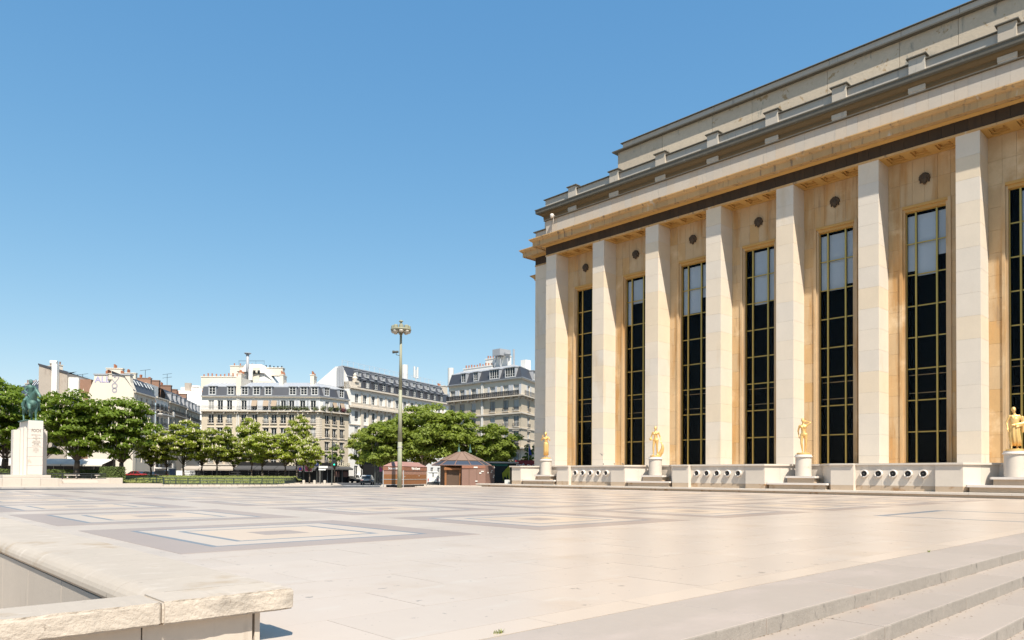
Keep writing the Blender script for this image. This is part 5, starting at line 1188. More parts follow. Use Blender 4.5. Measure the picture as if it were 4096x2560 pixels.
yh = yl+1.2
hedge('square clipped box hedge at the end of the garden wall', PYp(411, 1890, yh).x, PYp(492, 1890, yh).x, yh-1.0, yh+1.6, tz-.15, PYp(450, 1871, yh).z, 3200, 1)
yh2 = yl+11.5
hedge('long low hedge behind the black fence and the monument', PYp(-40, 1885, yh2).x, PYp(418, 1885, yh2).x, yh2-.7, yh2+.7, tz, PYp(200, 1881, yh2).z, 7000, 2)
# ---------------- trees
def make_tree(seed, h, cr, ch, trunk_h, tr_, nclump, nleaf, size, leafm, barkm, candles=0, stems=1, sq=(1, 1)):
    """returns meshes: trunk with limbs, crown leaves, blossom candles; origin at the foot"""
    rg2 = np.random.default_rng(seed); r2 = random.Random(seed); cz = h-ch/2
    cl = []
    tries = 0
    while len(cl) < nclump and tries < 6000:
        tries += 1
        d = rg2.normal(size=3); d /= np.linalg.norm(d); rad = rg2.random()**.42
        p = d*rad*np.array([cr*sq[0], cr*sq[1], ch/2])*.86; p[2] = p[2]*(1 if p[2] > 0 else .9)
        if all(np.linalg.norm(p-q) > cr*.17 for q, _ in cl): cl.append((p+np.array([0, 0, cz]), cr*rg2.uniform(.16, .30)))
    tk = MB()
    for s in range(stems):
        ox = 0 if stems == 1 else r2.uniform(-.35, .35); lean = r2.uniform(-.3, .3)
        tk.chain([(ox, 0, -.15), (ox*1.1+lean*.15, r2.uniform(-.1, .1), trunk_h*.55), (ox*1.3+lean*.4, r2.uniform(-.15, .15), trunk_h)], [tr_*1.35, tr_, tr_*.8], 9)
        top = Vector((ox*1.3+lean*.4, 0, trunk_h))
        for p, r_ in r2.sample(cl, min(len(cl), 26//stems)):
            e = Vector(p); m1 = top.lerp(e, .5)+Vector((r2.uniform(-.4, .4), r2.uniform(-.4, .4), r2.uniform(-.1, .5))); tk.chain([top, m1, e], [tr_*.34, tr_*.18, tr_*.06], 5)
    tm = tk.mesh('trunk', M[barkm], True)
    P = []; Nn = []
    per = max(20, nleaf//len(cl))
    for p, r_ in cl:
        d = rg2.normal(size=(per, 3)); d /= np.linalg.norm(d, axis=1)[:, None]; d[:, 2] = np.where(d[:, 2] < -.25, -d[:, 2]*.6, d[:, 2]); rr_ = rg2.random((per, 1))**.35
        P.append(p+d*rr_*r_*np.array([1.15, 1.15, .72])); Nn.append(d*.8+np.array([0, 0, .55]))
    P = np.concatenate(P); Nn = np.concatenate(Nn)
    o = leaves('crown', P, Nn, size, M[leafm], None, seed, .55); cm = o.data; bpy.data.objects.remove(o); bm_ = None
    if candles:
        g = MB(); out = P[np.argsort(-np.linalg.norm((P-np.array([0, 0, cz]))/np.array([cr, cr, ch/2]), axis=1))][:len(P)//2]
        for i in rg2.choice(len(out), min(candles, len(out)), False):
            x, y, z = out[i]; a = r2.uniform(-.25, .25); hh = r2.uniform(.28, .5); w_ = .10
            g.add([(x-w_, y, z), (x, y-w_, z), (x+w_, y, z), (x, y+w_, z), (x+a*.3, y, z+hh)], [(0, 1, 4), (1, 2, 4), (2, 3, 4), (3, 0, 4)])
        bm_ = g.mesh('blossom', M['candle'])
    return tm, cm, bm_
TM = {'big_a': make_tree(1, 1, 1, 1, 1, 1, 1, 1, .1, 'leaf_dark', 'bark') } if False else {}
TM['big_a'] = make_tree(11, 15, 5.2, 13.4, 2.7, .28, 92, 17000, .27, 'leaf_dark', 'bark', 160, 2)
TM['big_b'] = make_tree(12, 14, 5.0, 12.6, 2.6, .26, 88, 16500, .26, 'leaf_dark', 'bark', 420, 2)
TM['mid_a'] = make_tree(13, 9.5, 3.3, 7.7, 2.1, .14, 66, 10500, .18, 'leaf_mid', 'bark', 300)
TM['mid_b'] = make_tree(14, 10, 3.0, 8.2, 2.1, .13, 64, 10000, .18, 'leaf_mid', 'bark', 240)
TM['mid_c'] = make_tree(15, 8.6, 3.1, 6.8, 2.0, .13, 60, 9500, .18, 'leaf_mid', 'bark', 340)
TM['young'] = make_tree(16, 7.5, 1.9, 5.6, 2.3, .09, 30, 2800, .18, 'leaf_young', 'bark', 60)
TM['plane_a'] = make_tree(17, 12.5, 5.6, 11.0, 2.5, .28, 110, 21000, .23, 'leaf_plane', 'bark_pale')
TM['plane_b'] = make_tree(18, 11, 4.4, 9.4, 2.4, .24, 84, 15000, .22, 'leaf_plane', 'bark_pale')
TM['plane_c'] = make_tree(19, 10, 4.0, 8.6, 2.2, .20, 74, 13000, .22, 'leaf_plane', 'bark_pale')
H0 = {'big_a': 15, 'big_b': 14, 'mid_a': 9.5, 'mid_b': 10, 'mid_c': 8.6, 'young': 7.5, 'plane_a': 12.5, 'plane_b': 11, 'plane_c': 10}
W0 = {'big_a': 5.2, 'big_b': 5.0, 'mid_a': 3.3, 'mid_b': 3.0, 'mid_c': 3.1, 'young': 1.9, 'plane_a': 5.6, 'plane_b': 4.4, 'plane_c': 4.0}
def tree(kind, u, d, z, vtop, halfw_px, name, label, group, rz):
    tm, cm, bm_ = TM[kind]; t = thing(name, label, 'tree', gp(u, d, z), R(rz), group)
    hz = (zat(u, vtop, d)-z)/(H0[kind]*.985); hx = halfw_px*d/F_PX/(W0[kind]*1.04); t.scale = (hx, hx, hz)
    obj('trunk', tm, t); obj('crown', cm, t)
    if bm_: o = obj('blossom', bm_, t); o['kind'] = 'stuff'
    return t
gA, gB, gC = 'big chestnut trees round the monument', 'flowering chestnut trees behind the lawn', 'plane trees along the avenue'
for a in (('big_a', 15, 119, tz, 1500, 150, 'chestnut_tree', 'huge dark chestnut tree rising behind the monument pedestal, left of its rider', gA, 10),
          ('big_b', -95, 112, tz, 1540, 95, 'chestnut_tree', 'dark chestnut tree at the edge of the square, beyond the huge one', gA, 70),
          ('big_a', 175, 132, tz, 1556, 125, 'chestnut_tree', 'dark chestnut tree directly behind the bronze rider', gA, 200),
          ('big_b', 310, 118, tz, 1548, 158, 'chestnut_tree', 'broad dark chestnut tree with twin trunks behind the stone benches', gA, 120),
          ('big_b', 484, 120, .3, 1568, 142, 'chestnut_tree', 'broad chestnut tree full of white blossom, behind the box hedge', gA, 290),
          ('mid_c', 602, 131, .5, 1728, 84, 'chestnut_tree', 'small shady chestnut tree between the box hedge and the poster stand', gB, 40),
          ('mid_b', 664, 132, .5, 1722, 76, 'chestnut_tree', 'chestnut tree in front of the white modern house', gB, 160),
          ('mid_b', 735, 128, .7, 1680, 92, 'chestnut_tree', 'tall leafy chestnut tree at the corner of the side street', gB, 10),
          ('mid_c', 808, 131, .7, 1720, 80, 'chestnut_tree', 'flowering chestnut tree left of the narrow white-topped house', gB, 220),
          ('mid_a', 868, 127, .7, 1690, 80, 'chestnut_tree', 'blossom-laden chestnut tree in front of the narrow white-topped house', gB, 300),
          ('mid_c', 936, 130, .7, 1745, 76, 'chestnut_tree', 'low round chestnut tree below the white downpipes', gB, 80),
          ('mid_b', 1005, 140, .3, 1672, 78, 'chestnut_tree', 'tall tree before the tan window awnings of the corner house', gB, 130),
          ('mid_a', 1050, 127, .7, 1716, 88, 'chestnut_tree', 'wide flowering chestnut tree below the tan window awnings', gB, 20),
          ('mid_a', 1140, 128, .7, 1712, 86, 'chestnut_tree', 'flowering chestnut tree with a straight bare trunk near the pink poster', gB, 250),
          ('mid_b', 1188, 138, .2, 1660, 70, 'chestnut_tree', 'tall dark-leaved tree rising above the pink poster', gB, 330),
          ('mid_c', 1238, 126, 0, 1745, 62, 'chestnut_tree', 'pale blossoming chestnut tree beside the parking sign', gB, 100),
          ('young', 1338, 134, ROADZ+.15, 1762, 36, 'young_tree', 'slender young street tree behind the traffic light', None, 0),
          ('mid_a', 1447, 150, ROADZ+.15, 1700, 62, 'street_tree', 'pale blossoming street tree in front of the institute building', None, 60),
          ('plane_b', 1536, 120, ROADZ+.15, 1672, 118, 'plane_tree', 'plane tree with forked pale trunk behind the grey car', gC, 30),
          ('plane_c', 1592, 140, ROADZ+.15, 1668, 100, 'plane_tree', 'plane tree behind the lamp mast, before the institute building', gC, 200),
          ('plane_a', 1690, 124, ROADZ+.15, 1606, 165, 'plane_tree', 'biggest plane tree, above the souvenir kiosk', gC, 90),
          ('plane_b', 1822, 128, ROADZ+.15, 1632, 118, 'plane_tree', 'plane tree directly behind the round-roofed kiosk', gC, 250),
          ('plane_c', 1985, 126, ROADZ+.15, 1676, 112, 'plane_tree', 'plane tree between the round-roofed kiosk and the palace', gC, 140),
          ('young', 2118, 128, ROADZ+.15, 1768, 42, 'young_tree', 'small bright tree tucked beside the palace corner behind the flag', None, 50)): tree(*a)
# ================================================================ lamp mast, kiosks, cars, signs, cafes
M['mast'] = mat('faded green mast paint', (.27, .27, .19), .65, (1.2, .15, 6, .1), 0, stain=((.17, .19, .15), (3, 3, .4), .56, .15))
M['lampglass'] = mat('frosted lamp bowl', (.42, .39, .33), .4); M['mast_dark'] = mat('dark lamp metal', (.05, .055, .05), .6)
M['kiosk_side'] = mat('dusty brown kiosk roof', (.30, .16, .13), .7, (1, .08)); M['kiosk_or'] = mat('orange brown kiosk board', (.235, .095, .03), .6, (1.5, .1)); M['kiosk_sign'] = mat('terracotta sign board', (.26, .11, .065), .6, (1.5, .08)); M['kiosk_mid'] = mat('rosy brown shutter', (.30, .165, .12), .65, (1.5, .08)); M['alu'] = mat('aluminium trim', (.50, .48, .46), .45, metal=.3)
M['brown_paint'] = mat('matt brown panel', (.205, .118, .09), .65, (.8, .1, 4, .06), 0, stain=((.20, .10, .06), (1.2, 1.2, .5), .6, .2)); M['copper'] = mat('brown metal roof', (.20, .13, .095), .6, (1, .12)); M['shutterb'] = mat('brown roller shutter', (.085, .05, .03), .7, (1, .15)); M['glassroof'] = mat('dark glass roof pane', (.05, .06, .08), .2)
M['sticker'] = mat('pale sticker', (.6, .6, .56), .7); M['white_txt'] = mat('white lettering', (.75, .73, .69), .6)
# ---- tall mast with ring of lamps
p = G(1598, 1951, 0); zm = zat(1604, 1300, dep_ := p.dot(fw0)); m_ = thing('lamp_mast', 'tall pale green lamp mast with a ring of round lamps, beside the souvenir kiosk', 'lamp post', p)
px_m = dep_/F_PX
q = MB(); q.chain([(0,0,0), (0,0,.28*zm), (0,0,.60*zm), (0,0,.97*zm)], [.25, .235, .18, .12], 16); q.build('mast', M['mast'], m_, True)
MB().lathe([(.27,0),(.27,.12)], (0,0,.245*zm), 18).build('band', M['alu'], m_)
hz = zat(1604, 1324, dep_)
MB().lathe([(.3,-.05),(1.05,0),(1.12,.1),(1.1,.22),(.4,.28),(.25,.3)], (0,0,hz), 28).build('lamp_ring', M['mast'], m_)
for k in range(8):
    a = k*math.pi/4+.2; c = (.80*math.cos(a), .80*math.sin(a))
    MB().lathe([(.25,.2),(.25,.52),(.2,.54),(.18,.58),(.02,.58)], (c[0], c[1], hz), 12).build('lamp_housing', M['mast'], m_)
    MB().lathe([(.02,-.30),(.15,-.27),(.25,-.16),(.29,-.02)], (c[0], c[1], hz), 12).build('lamp_bowl', M['lampglass'], m_, True)
MB().lathe([(.12,.2),(.12,.95),(.24,1.02),(.22,1.1),(.02,1.22)], (0,0,hz), 12).build('finial', M['mast'], m_)
zc = zat(1590, 1408, dep_); q = MB(); q.tube((-.72*rt0.x, -.72*rt0.y, zc), (-.25*rt0.x, -.25*rt0.y, zc+.02), .13); q.tube((-.9*rt0.x, -.9*rt0.y, zc), (-.7*rt0.x, -.7*rt0.y, zc), .17); q.tube((-.5*rt0.x, -.5*rt0.y, zc-.3), (0,0,zc-.4), .035); q.tube((-.5*rt0.x, -.5*rt0.y, zc-.3), (-.5*rt0.x, -.5*rt0.y, zc), .03); q.build('loudspeaker', M['mast_dark'], m_)
# ---- souvenir kiosk
kz = -.03
A = G(1613, 1949.5, kz); Bp = G(1706, 1946, kz); Cp = G(1566, 1947.5, kz)
e1 = Vector((Bp.x-A.x, Bp.y-A.y, 0)); W1 = e1.length; e1.normalize(); e2 = Vector((-e1.y, e1.x, 0)); ang = math.atan2(e1.y, e1.x)
W2 = max(2.2, (Vector((Cp.x, Cp.y, 0))-Vector((A.x, A.y, 0))).dot(e2)); W2 = min(W2, 3.0)
dk = A.dot(fw0); hk = lambda v: zat(1640, v, dk)-kz
kio = thing('souvenir_kiosk', 'closed orange brown souvenir kiosk with hipped roof beside the lamp mast', 'kiosk', A, ang)
z1_, z2_, z3_, z4_, z5_, z6_ = hk(1939), hk(1919), hk(1898), hk(1882), hk(1865), hk(1846)
b = kio
MB().box(.25, W1-.25, .25, W2-.25, -.1, z1_).build('base', M['black'], b)
MB().box(0, W1, 0, W2, z1_, z2_).build('lower_board', M['kiosk_or'], b); MB().box(0, W1, 0, W2, z2_+.06, z3_).build('upper_board', M['kiosk_or'], b); MB().box(.01, W1-.01, .01, W2-.01, z3_, z4_).build('shutter', M['kiosk_mid'], b)
MB().box(-.04, W1+.04, -.04, W2+.04, z4_, z5_).build('sign_board', M['kiosk_sign'], b)
MB().box(-.03, W1+.03, -.03, W2+.03, z2_, z2_+.06).build('trim', M['alu'], b); MB().box(-.03, W1+.03, -.03, W2+.03, z1_-.04, z1_+.02).build('trim', M['alu'], b)
for x in (0, W1):
    for y in (0, W2): MB().box(x-.045, x+.045, y-.045, y+.045, -.05, z4_).build('corner_post', M['alu'], b)
g = MB(); r_ = .08; t0 = [(-r_,-r_,z5_),(W1+r_,-r_,z5_),(W1+r_,W2+r_,z5_),(-r_,W2+r_,z5_)]; t1 = [(.8,W2*.35,z6_),(W1-.8,W2*.35,z6_),(W1-.8,W2*.65,z6_),(.8,W2*.65,z6_)]; g.add(t0+t1, [(0,1,5,4),(1,2,6,5),(2,3,7,6),(3,0,4,7),(4,5,6,7),(3,2,1,0)]); g.build('roof', M['kiosk_side'], b)
o = letters('Palais de Souvenir', .46, M['white_txt'], (W1/2, -.06, (z4_+z5_)/2), (0, -1), b, .012, .004, .82); o = letters('Souvenir', .42, M['white_txt'], (-.06, W2/2, (z4_+z5_)/2), (-1, 0), b, .012, .004, .8)
for x, z in ((.4, z2_+.35), (W1*.65, z2_+.45)): MB().lathe([(.001,0),(.07,0),(.07,.01)], (x, -.02, z), 10, 'y').build('sticker', M['sticker'], b)
# ---- round-roofed kiosk
PK = PAVEZ+.05
c = G(1842, 1941.5, PK); dkk = c.dot(fw0)+3.4; C0 = gp(1846, dkk); k2 = thing('round_kiosk', 'brown kiosk with tent-like segmented metal roof and glass skirt', 'kiosk', (C0.x, C0.y, PK), math.atan2(rt0.y, rt0.x)+.12)
m1 = dkk/F_PX; RW = 118*m1*.5*1.0
zt1, zt2, zt3, zt4 = (zat(1846, v, dkk)-PK for v in (1808, 1842, 1860, 1862))
R1, R2, R3 = 88*m1, 122*m1, 70*m1; n = 12
def ringp(r, z, k, off=.5): a = 2*math.pi*(k+off)/n; return (r*math.cos(a), r*.8*math.sin(a), z)
for k in range(n):
    MB().add([ringp(.5, zt1, k), ringp(.5, zt1, k+1), ringp(R1, zt2, k+1), ringp(R1, zt2, k)], [(0,1,2,3)]).build('roof_panel', M['copper'], k2, fix=False)
    a_, b_ = Vector(ringp(.5, zt1+.03, k)), Vector(ringp(R1+.05, zt2+.03, k)); MB().tube(a_, b_, .06, n=5).build('roof_rib', M['copper'], k2)
    MB().add([ringp(R1-.15, zt2-.05, k), ringp(R1-.15, zt2-.05, k+1), ringp(R2, zt4, k+1), ringp(R2, zt4, k)], [(0,1,2,3)]).build('glass_skirt', M['glassroof'], k2, fix=False)
    a_, b_ = Vector(ringp(R1-.15, zt2, k)), Vector(ringp(R2, zt4+.03, k)); MB().tube(a_, b_, .07, n=5).build('skirt_rib', M['brown_paint'], k2)
    MB().tube(ringp(R2, zt4, k), ringp(R2, zt4, k+1), .06, n=5).build('eave', M['brown_paint'], k2)
    a_, b_ = ringp(R3*1.25, 0, k), ringp(R3*1.25, 0, k+1); MB().add([a_, b_, (b_[0], b_[1], zt2), (a_[0], a_[1], zt2)], [(0,1,2,3)]).build('wall_panel', M['shutterb'], k2, fix=False)
for x in (-.2*1, 3.2*.28): MB().lathe([(.28,0),(.18,.3),(.1,.5),(.16,.6),(.05,.75),(.03,1.3)], (x*1.6-.1, 0, zt1-.05), 8).build('finial', M['verdigris'], k2)
# doorway porch and big closed box in front
vx = lambda u: ((u-1846)*m1)
zz_ = lambda v: zat(1846, v, dkk-3)-PK
y0 = -3.2
MB().box(vx(1784), vx(1834), y0+.5, y0+1.6, 0, zz_(1880)).build('door_shutter', M['shutterb'], k2); MB().box(vx(1777), vx(1784), y0+.3, y0+1.6, 0, zz_(1880)).build('door_post', M['kiosk_or'], k2); MB().box(vx(1834), vx(1840), y0+.3, y0+1.6, 0, zz_(1880)).build('door_post', M['kiosk_or'], k2)
MB().add([(vx(1774), y0, zz_(1880)), (vx(1842), y0, zz_(1880)), (vx(1842), y0, zz_(1872)), (vx(1774), y0, zz_(1872)), (vx(1788), y0+1.2, zz_(1860)), (vx(1838), y0+1.2, zz_(1860))], [(0,1,2,3),(3,2,5,4)]).build('porch_hood', M['kiosk_or'], k2, fix=False)
xa_, xb2, xc_ = vx(1842), vx(1933), vx(1974)
bx = MB().prism([(xa_, y0-.9), (xb2, y0-1.0), (xc_, y0+1.3), (xc_-2, y0+3.5), (xa_, y0+2)], -.02, zz_(1862)); bx.build('closed_front', M['brown_paint'], k2)
fx_ = Face((xa_, y0-.9), (xb2, y0-1.0))
for u in (1870, 1900): MB().box(vx(u)-.02, vx(u)+.02, y0-.99, y0-.9, .1, zz_(1876)).build('panel_joint', M['shutterb'], k2)
MB().box(xa_, xb2, y0-1.03, y0-.95, zz_(1873), zz_(1864)).build('header', M['kiosk_sign'], k2)
for u, v, w_, h_ in ((1895, 1869, .3, .2), (1921, 1885, .22, .16), (1913, 1892, .16, .2), (1898, 1924, .17, .17)): MB().box(vx(u)-w_, vx(u)+w_, y0-1.06, y0-1.0, zz_(v)-h_/2, zz_(v)+h_/2).build('sticker', M['sticker'], k2)
d_ = Vector((xc_-xb2, 2.3, 0))
for t, v in ((.25, 1890), (.6, 1888), (.68, 1881), (.9, 1901), (.85, 1908), (.95, 1869)): MB().cbox((xb2+d_.x*t+.04, y0-1.0+d_.y*t-.03, zz_(v)), (.13, .06, .2)).build('sticker', M['sticker'], k2)
# low kerb in front of the kiosks and kiosk pavement
pv = [G(1550, 1951.5, PK-.2), G(1700, 1949.5, PK-.2), G(2050, 1948, PK-.2)]
kp = MB().prism([(50, 69.35), (120, 69.35), (120, 100), (66, 100), (52.5, 80)], -.45, PK-.005).build('kiosk_pavement', M['pavement']); struct(kp)
lk = thing('stone_kerb', 'long low stone kerb lying in front of the kiosks', 'kerb', G(1760, 1947, 0), world=True); a = G(1684, 1948.5, 0)
for k in range(6): block('kerb_stone', a.x+k*2.0, a.x+k*2.0+1.98, 69.4, 69.9, -.3, .10, M['mon_base'], lk, .02)
# ---- dark stall with green and yellow graphic, red sign board, flag
M['stall'] = mat('dark stall wall', (.012, .02, .025), .5); M['teal'] = mat('teal stripe', (.02, .14, .11), .5); M['olive'] = mat('acid yellow graphic', (.36, .36, .03), .6, (1, .1)); M['redsign'] = mat('dark red board', (.22, .012, .016), .5); M['flagblue'] = mat('blue flag cloth', (.02, .05, .30), .7)
fs_ = Face(gp(1944, 117), gp(2066, 119)); st_ = thing('market_stall', 'dark shuttered stall with acid yellow city skyline graphic', 'stall', (fs_.a.x, fs_.a.y, PAVEZ), world=True)
q = MB(); fbox(q, fs_, 0, fs_.L, -4, 0, PAVEZ-.05, zat(2000, 1853, 118)); q.build('stall_body', M['stall'], st_); q = MB(); fbox(q, fs_, -.2, fs_.L+.2, -4.2, .4, zat(2000, 1853, 118), zat(2000, 1847, 118)); q.build('stall_roof', M['alu'], st_)
q = MB(); fbox(q, fs_, 0, fs_.L*.7, 0, .03, zat(2000, 1864, 118), zat(2000, 1855, 118)); q.build('stripe', M['teal'], st_)
pts = [(2008, 1893), (2037, 1861), (2050, 1872), (2046, 1902), (2040, 1915), (2034, 1915), (2030, 1893), (2026, 1915), (2021, 1905), (2016, 1908), (2013, 1924)]
n = len(pts); q = MB(); q.add([fs_.p(fs_.s_of(u), .06, fs_.z_of(u, v)) for u, v in pts]+[fs_.p(fs_.s_of(u), .005, fs_.z_of(u, v)) for u, v in pts], [tuple(range(n)), tuple(range(2*n-1, n-1, -1))]+[(i, (i+1) % n, (i+1) % n+n, i+n) for i in range(n)]); q.build('graphic', M['olive'], st_)
fr2 = Face(gp(2060, 124), gp(2150, 124)); rs = thing('sign_board', 'dark red sign board with white letters behind the terrace wall', 'sign', (fr2.a.x, fr2.a.y, PAVEZ), world=True)
q = MB(); fbox(q, fr2, 0, fr2.L, -.15, 0, zat(2100, 1925, 124), zat(2100, 1841, 124)); q.build('board', M['redsign'], rs)
letters('CITÉ DO', 1.1, M['white_txt'], fr2.p(fr2.s_of(2096), .04, zat(2096, 1868, 124)), fr2.n, rs, .01, .01)
p = gp(2114, 126); fl_ = thing('flag_pole', 'thin grey flag pole with a limp blue flag beside the palace corner', 'flag', (p.x, p.y, PAVEZ)); zf = zat(2114, 1776, 126)-PAVEZ; MB().tube((0,0,0), (0,0,zf), .06, .04, 8).build('pole', M['alu'], fl_)
q = MB(); nn = 8
for i in range(nn):
    t0_, t1_ = i/nn, (i+1)/nn
    def fp(t, e): w2 = .12+.45*t; return (e*w2*rt0.x+.1*math.sin(t*9), e*w2*rt0.y+.1*math.cos(t*7), zf-.2-1.7*t)
    q.quad(fp(t0_, .05), fp(t0_, 1), fp(t1_, 1), fp(t1_, .05))
fo = q.build('flag', M['flagblue'], fl_, True, False); fo.modifiers.new('s', 'SOLIDIFY').thickness = .03
# small white box and litter
p = G(2033, 1936, .39)
bo = MB().cbox((0,0,.24), (.75, .6, .48)).mesh('cardboard_box', M['sticker']); o = obj('cardboard_box', bo, None, (62.2, PX(2033, 1935, 62.2).y, .392), .3); tag(o, 'white printed box left on the terrace step beside the dark stall', 'box')
# ---------------- cars
M['tyre'] = mat('tyre', (.02, .02, .02), .85); M['rim'] = mat('alloy rim', (.35, .35, .36), .35, metal=.6); M['carglass'] = mat('car glass', (.015, .018, .02), .08, spec=.6); M['redlight'] = mat('red tail lamp', (.35, .015, .01), .3); M['headlamp'] = mat('headlamp', (.6, .6, .58), .2); M['plate'] = mat('number plate', (.65, .64, .58), .5); M['trimdark'] = mat('dark car trim', (.025, .025, .027), .6)
def paint(n, c): m = mat(n, c, .28, spec=.5); m.node_tree.nodes['Principled BSDF'].inputs['Coat Weight'].default_value = .6; return m
PROF = {'suv': ([(-.5,.50),(-.492,.60),(-.435,.93),(-.36,1.0),(0,1.0),(.10,.96),(.235,.66),(.40,.60),(.47,.53),(.5,.40)], .60, .30, 1.66, 4.4, 1.9),
        'sedan': ([(-.5,.52),(-.47,.62),(-.36,.66),(-.22,.96),(-.05,1.0),(.06,.98),(.22,.66),(.42,.58),(.48,.50),(.5,.36)], .62, .27, 1.45, 4.6, 1.82),
        'van': ([(-.5,.50),(-.495,.62),(-.485,.97),(-.47,1.0),(.20,1.0),(.27,.94),(.37,.60),(.46,.54),(.49,.46),(.5,.30)], .52, .20, 2.3, 5.3, 2.05)}
def car(kind, label, loc, rz, pm, group='cars on the road'):
    pr, belt, bot, H_, L_, W_ = PROF[kind]; c = thing('car' if kind != 'van' else 'delivery_van', label, 'car' if kind != 'van' else 'van', loc, rz, group); hw = W_/2
    def sec(x, top):
        ta = .80 if kind != 'van' else .93; taper = 1-.10*max(0, abs(x)-.36)/.14; b_ = min(belt, top-.02); w1 = hw*taper; w2 = hw*taper*(1-(1-ta)*max(0, (top-belt)/(1-belt)))
        return [(-hw*.9*taper, bot*.62), (-w1, bot), (-w1*1.0, b_*.9), (-w1*.98, b_), (-w2, top), (w2, top), (w1*.98, b_), (w1, b_*.9), (w1, bot), (hw*.9*taper, bot*.62)]
    S_ = [[(x*L_, y, z*H_) for y, z in sec(x, t)] for x, t in pr]; g = MB(); gl = MB(); k = 10
    for i in range(len(S_)-1):
        x0, t0_ = pr[i]; x1, t1_ = pr[i+1]; hi = max(t0_, t1_) > belt+.15
        for j in range(k):
            a, b_, c_, d_ = S_[i][j], S_[i+1][j], S_[i+1][(j+1) % k], S_[i][(j+1) % k]; g.quad(a, b_, c_, d_)
            glass = (j in (3, 5) and hi and (kind != 'van' or x0 > .1)) or (j == 4 and abs(t1_-t0_) > .20)
            if glass:
                ce = Vector((0, 0, .5)); q = [Vector(v) for v in (a, b_, c_, d_)]; m2 = sum(q, Vector())/4; nn = (q[1]-q[0]).cross(q[3]-q[0]); nn = nn.normalized() if nn.length > 1e-6 else Vector((0,0,1))
                if nn.dot(m2-Vector((m2.x*.7, 0, H_*.45))) < 0: nn = -nn
                q = [m2+(v-m2)*.88+nn*.012 for v in q]; gl.quad(*q)
    g.add(S_[0], [tuple(range(k-1, -1, -1))]); g.add(S_[-1], [tuple(range(k))]); bd = g.build('body', pm, c); bm = bmesh.new(); bm.from_mesh(bd.data); bmesh.ops.remove_doubles(bm, verts=bm.verts, dist=.001); bmesh.ops.recalc_face_normals(bm, faces=bm.faces); bmesh.ops.bevel(bm, geom=[e for e in bm.edges if e.is_manifold and e.calc_face_angle(0) > .35], offset=.035, segments=2, affect='EDGES'); bm.to_mesh(bd.data); bm.free()
    gl.build('windows', M['carglass'], c, fix=False)
    if kind == 'van':
        for s in (-1, 1): MB().box(-L_/2-.02, -L_/2+.02, s*.45-.36, s*.45+.36, H_*.62, H_*.88).build('rear_window', pm, c)
        MB().box(-L_/2-.03, -L_/2, -.012, .012, .5, H_*.96).build('door_gap', M['trimdark'], c)
    rw = .34 if kind != 'van' else .36
    for sx in (-.31, .32):
        for sy in (-1, 1):
            wh = MB().lathe([(rw*.6,-.11),(rw*.95,-.11),(rw,-.07),(rw,.07),(rw*.95,.11),(rw*.6,.11)], (sx*L_, sy*(hw-.10), rw), 20, 'y').build('wheel', M['tyre'], c)
            MB().lathe([(.01,-.09),(rw*.62,-.10),(rw*.62,.10),(.01,.09)], (sx*L_, sy*(hw-.095), rw), 12, 'y').build('rim', M['rim'], wh)
    zb_ = H_*(belt-.10)
    for s in (-1, 1):
        MB().cbox((-L_/2+.02, s*hw*.74, zb_), (.10, hw*.34 if kind != 'van' else .14, .12 if kind != 'van' else .5)).build('tail_lamp', M['redlight'], c)
        MB().cbox((L_/2-.10, s*hw*.70, H_*.43), (.16, hw*.34, .13)).build('headlight', M['headlamp'], c)
        MB().cbox((L_*.16, s*(hw+.07), H_*(belt+.04)), (.14, .16, .12)).build('mirror', M['trimdark'], c)
    MB().box(-L_/2-.03, -L_/2+.12, -hw*.86, hw*.86, bot*H_*.75, bot*H_*1.35).build('rear_bumper', M['trimdark'], c); MB().box(L_/2-.12, L_/2+.02, -hw*.8, hw*.8, bot*H_*.75, bot*H_*1.3).build('front_bumper', M['trimdark'], c)
    MB().cbox((-L_/2-.035, 0, H_*.46 if kind != 'van' else H_*.33), (.02, .5, .12)).build('number_plate', M['plate'], c)
    return c
away = math.atan2(fw0.y, fw0.x)
P_s = paint('silver car paint', (.42, .42, .41)); P_b = paint('black car paint', (.02, .02, .022)); P_w = paint('white car paint', (.70, .70, .68)); P_bl = paint('blue car paint', (.05, .10, .20)); P_r = paint('red car paint', (.30, .02, .02)); P_g = paint('dark grey car paint', (.05, .055, .06))
def at(u, v): q = G(u, v, ROADZ); q.z = ROADZ; return q
car('suv', 'silver sport utility car driving away from the plaza', at(1470, 1938.5), away+.06, P_s)
car('sedan', 'black saloon car turning in front of the café', at(1400, 1930.5), away-2.15, P_b)
car('suv', 'white car waiting behind the black saloon', at(1446, 1929.5), away-2.5, P_w)
car('van', 'white delivery van with rear doors closed between the two kiosks', at(1731, 1942.5), away+.12, P_w)
car('sedan', 'small blue car parked beside the plane tree trunk', at(1552, 1932.5), away+.5, P_bl)
car('sedan', 'white car half hidden behind the souvenir kiosk', at(1580, 1935), away+2.2, P_w)
q = gp(541, 138, ROADZ+.4); q.z = .05
car('sedan', 'red car parked behind the box hedge', gp(541, 139, .35), away+1.4, P_r, 'cars parked in the side street'); car('sedan', 'dark grey car parked behind the chestnut trunks', gp(590, 140, .3), away+1.35, P_g, 'cars parked in the side street'); car('suv', 'black car parked beside the blue poster stand', gp(640, 141, .3), away+1.3, P_b, 'cars parked in the side street'); car('van', 'white van parked behind the lawn fence', gp(722, 146, ROADZ), away+1.4, P_w, 'cars parked in the side street')
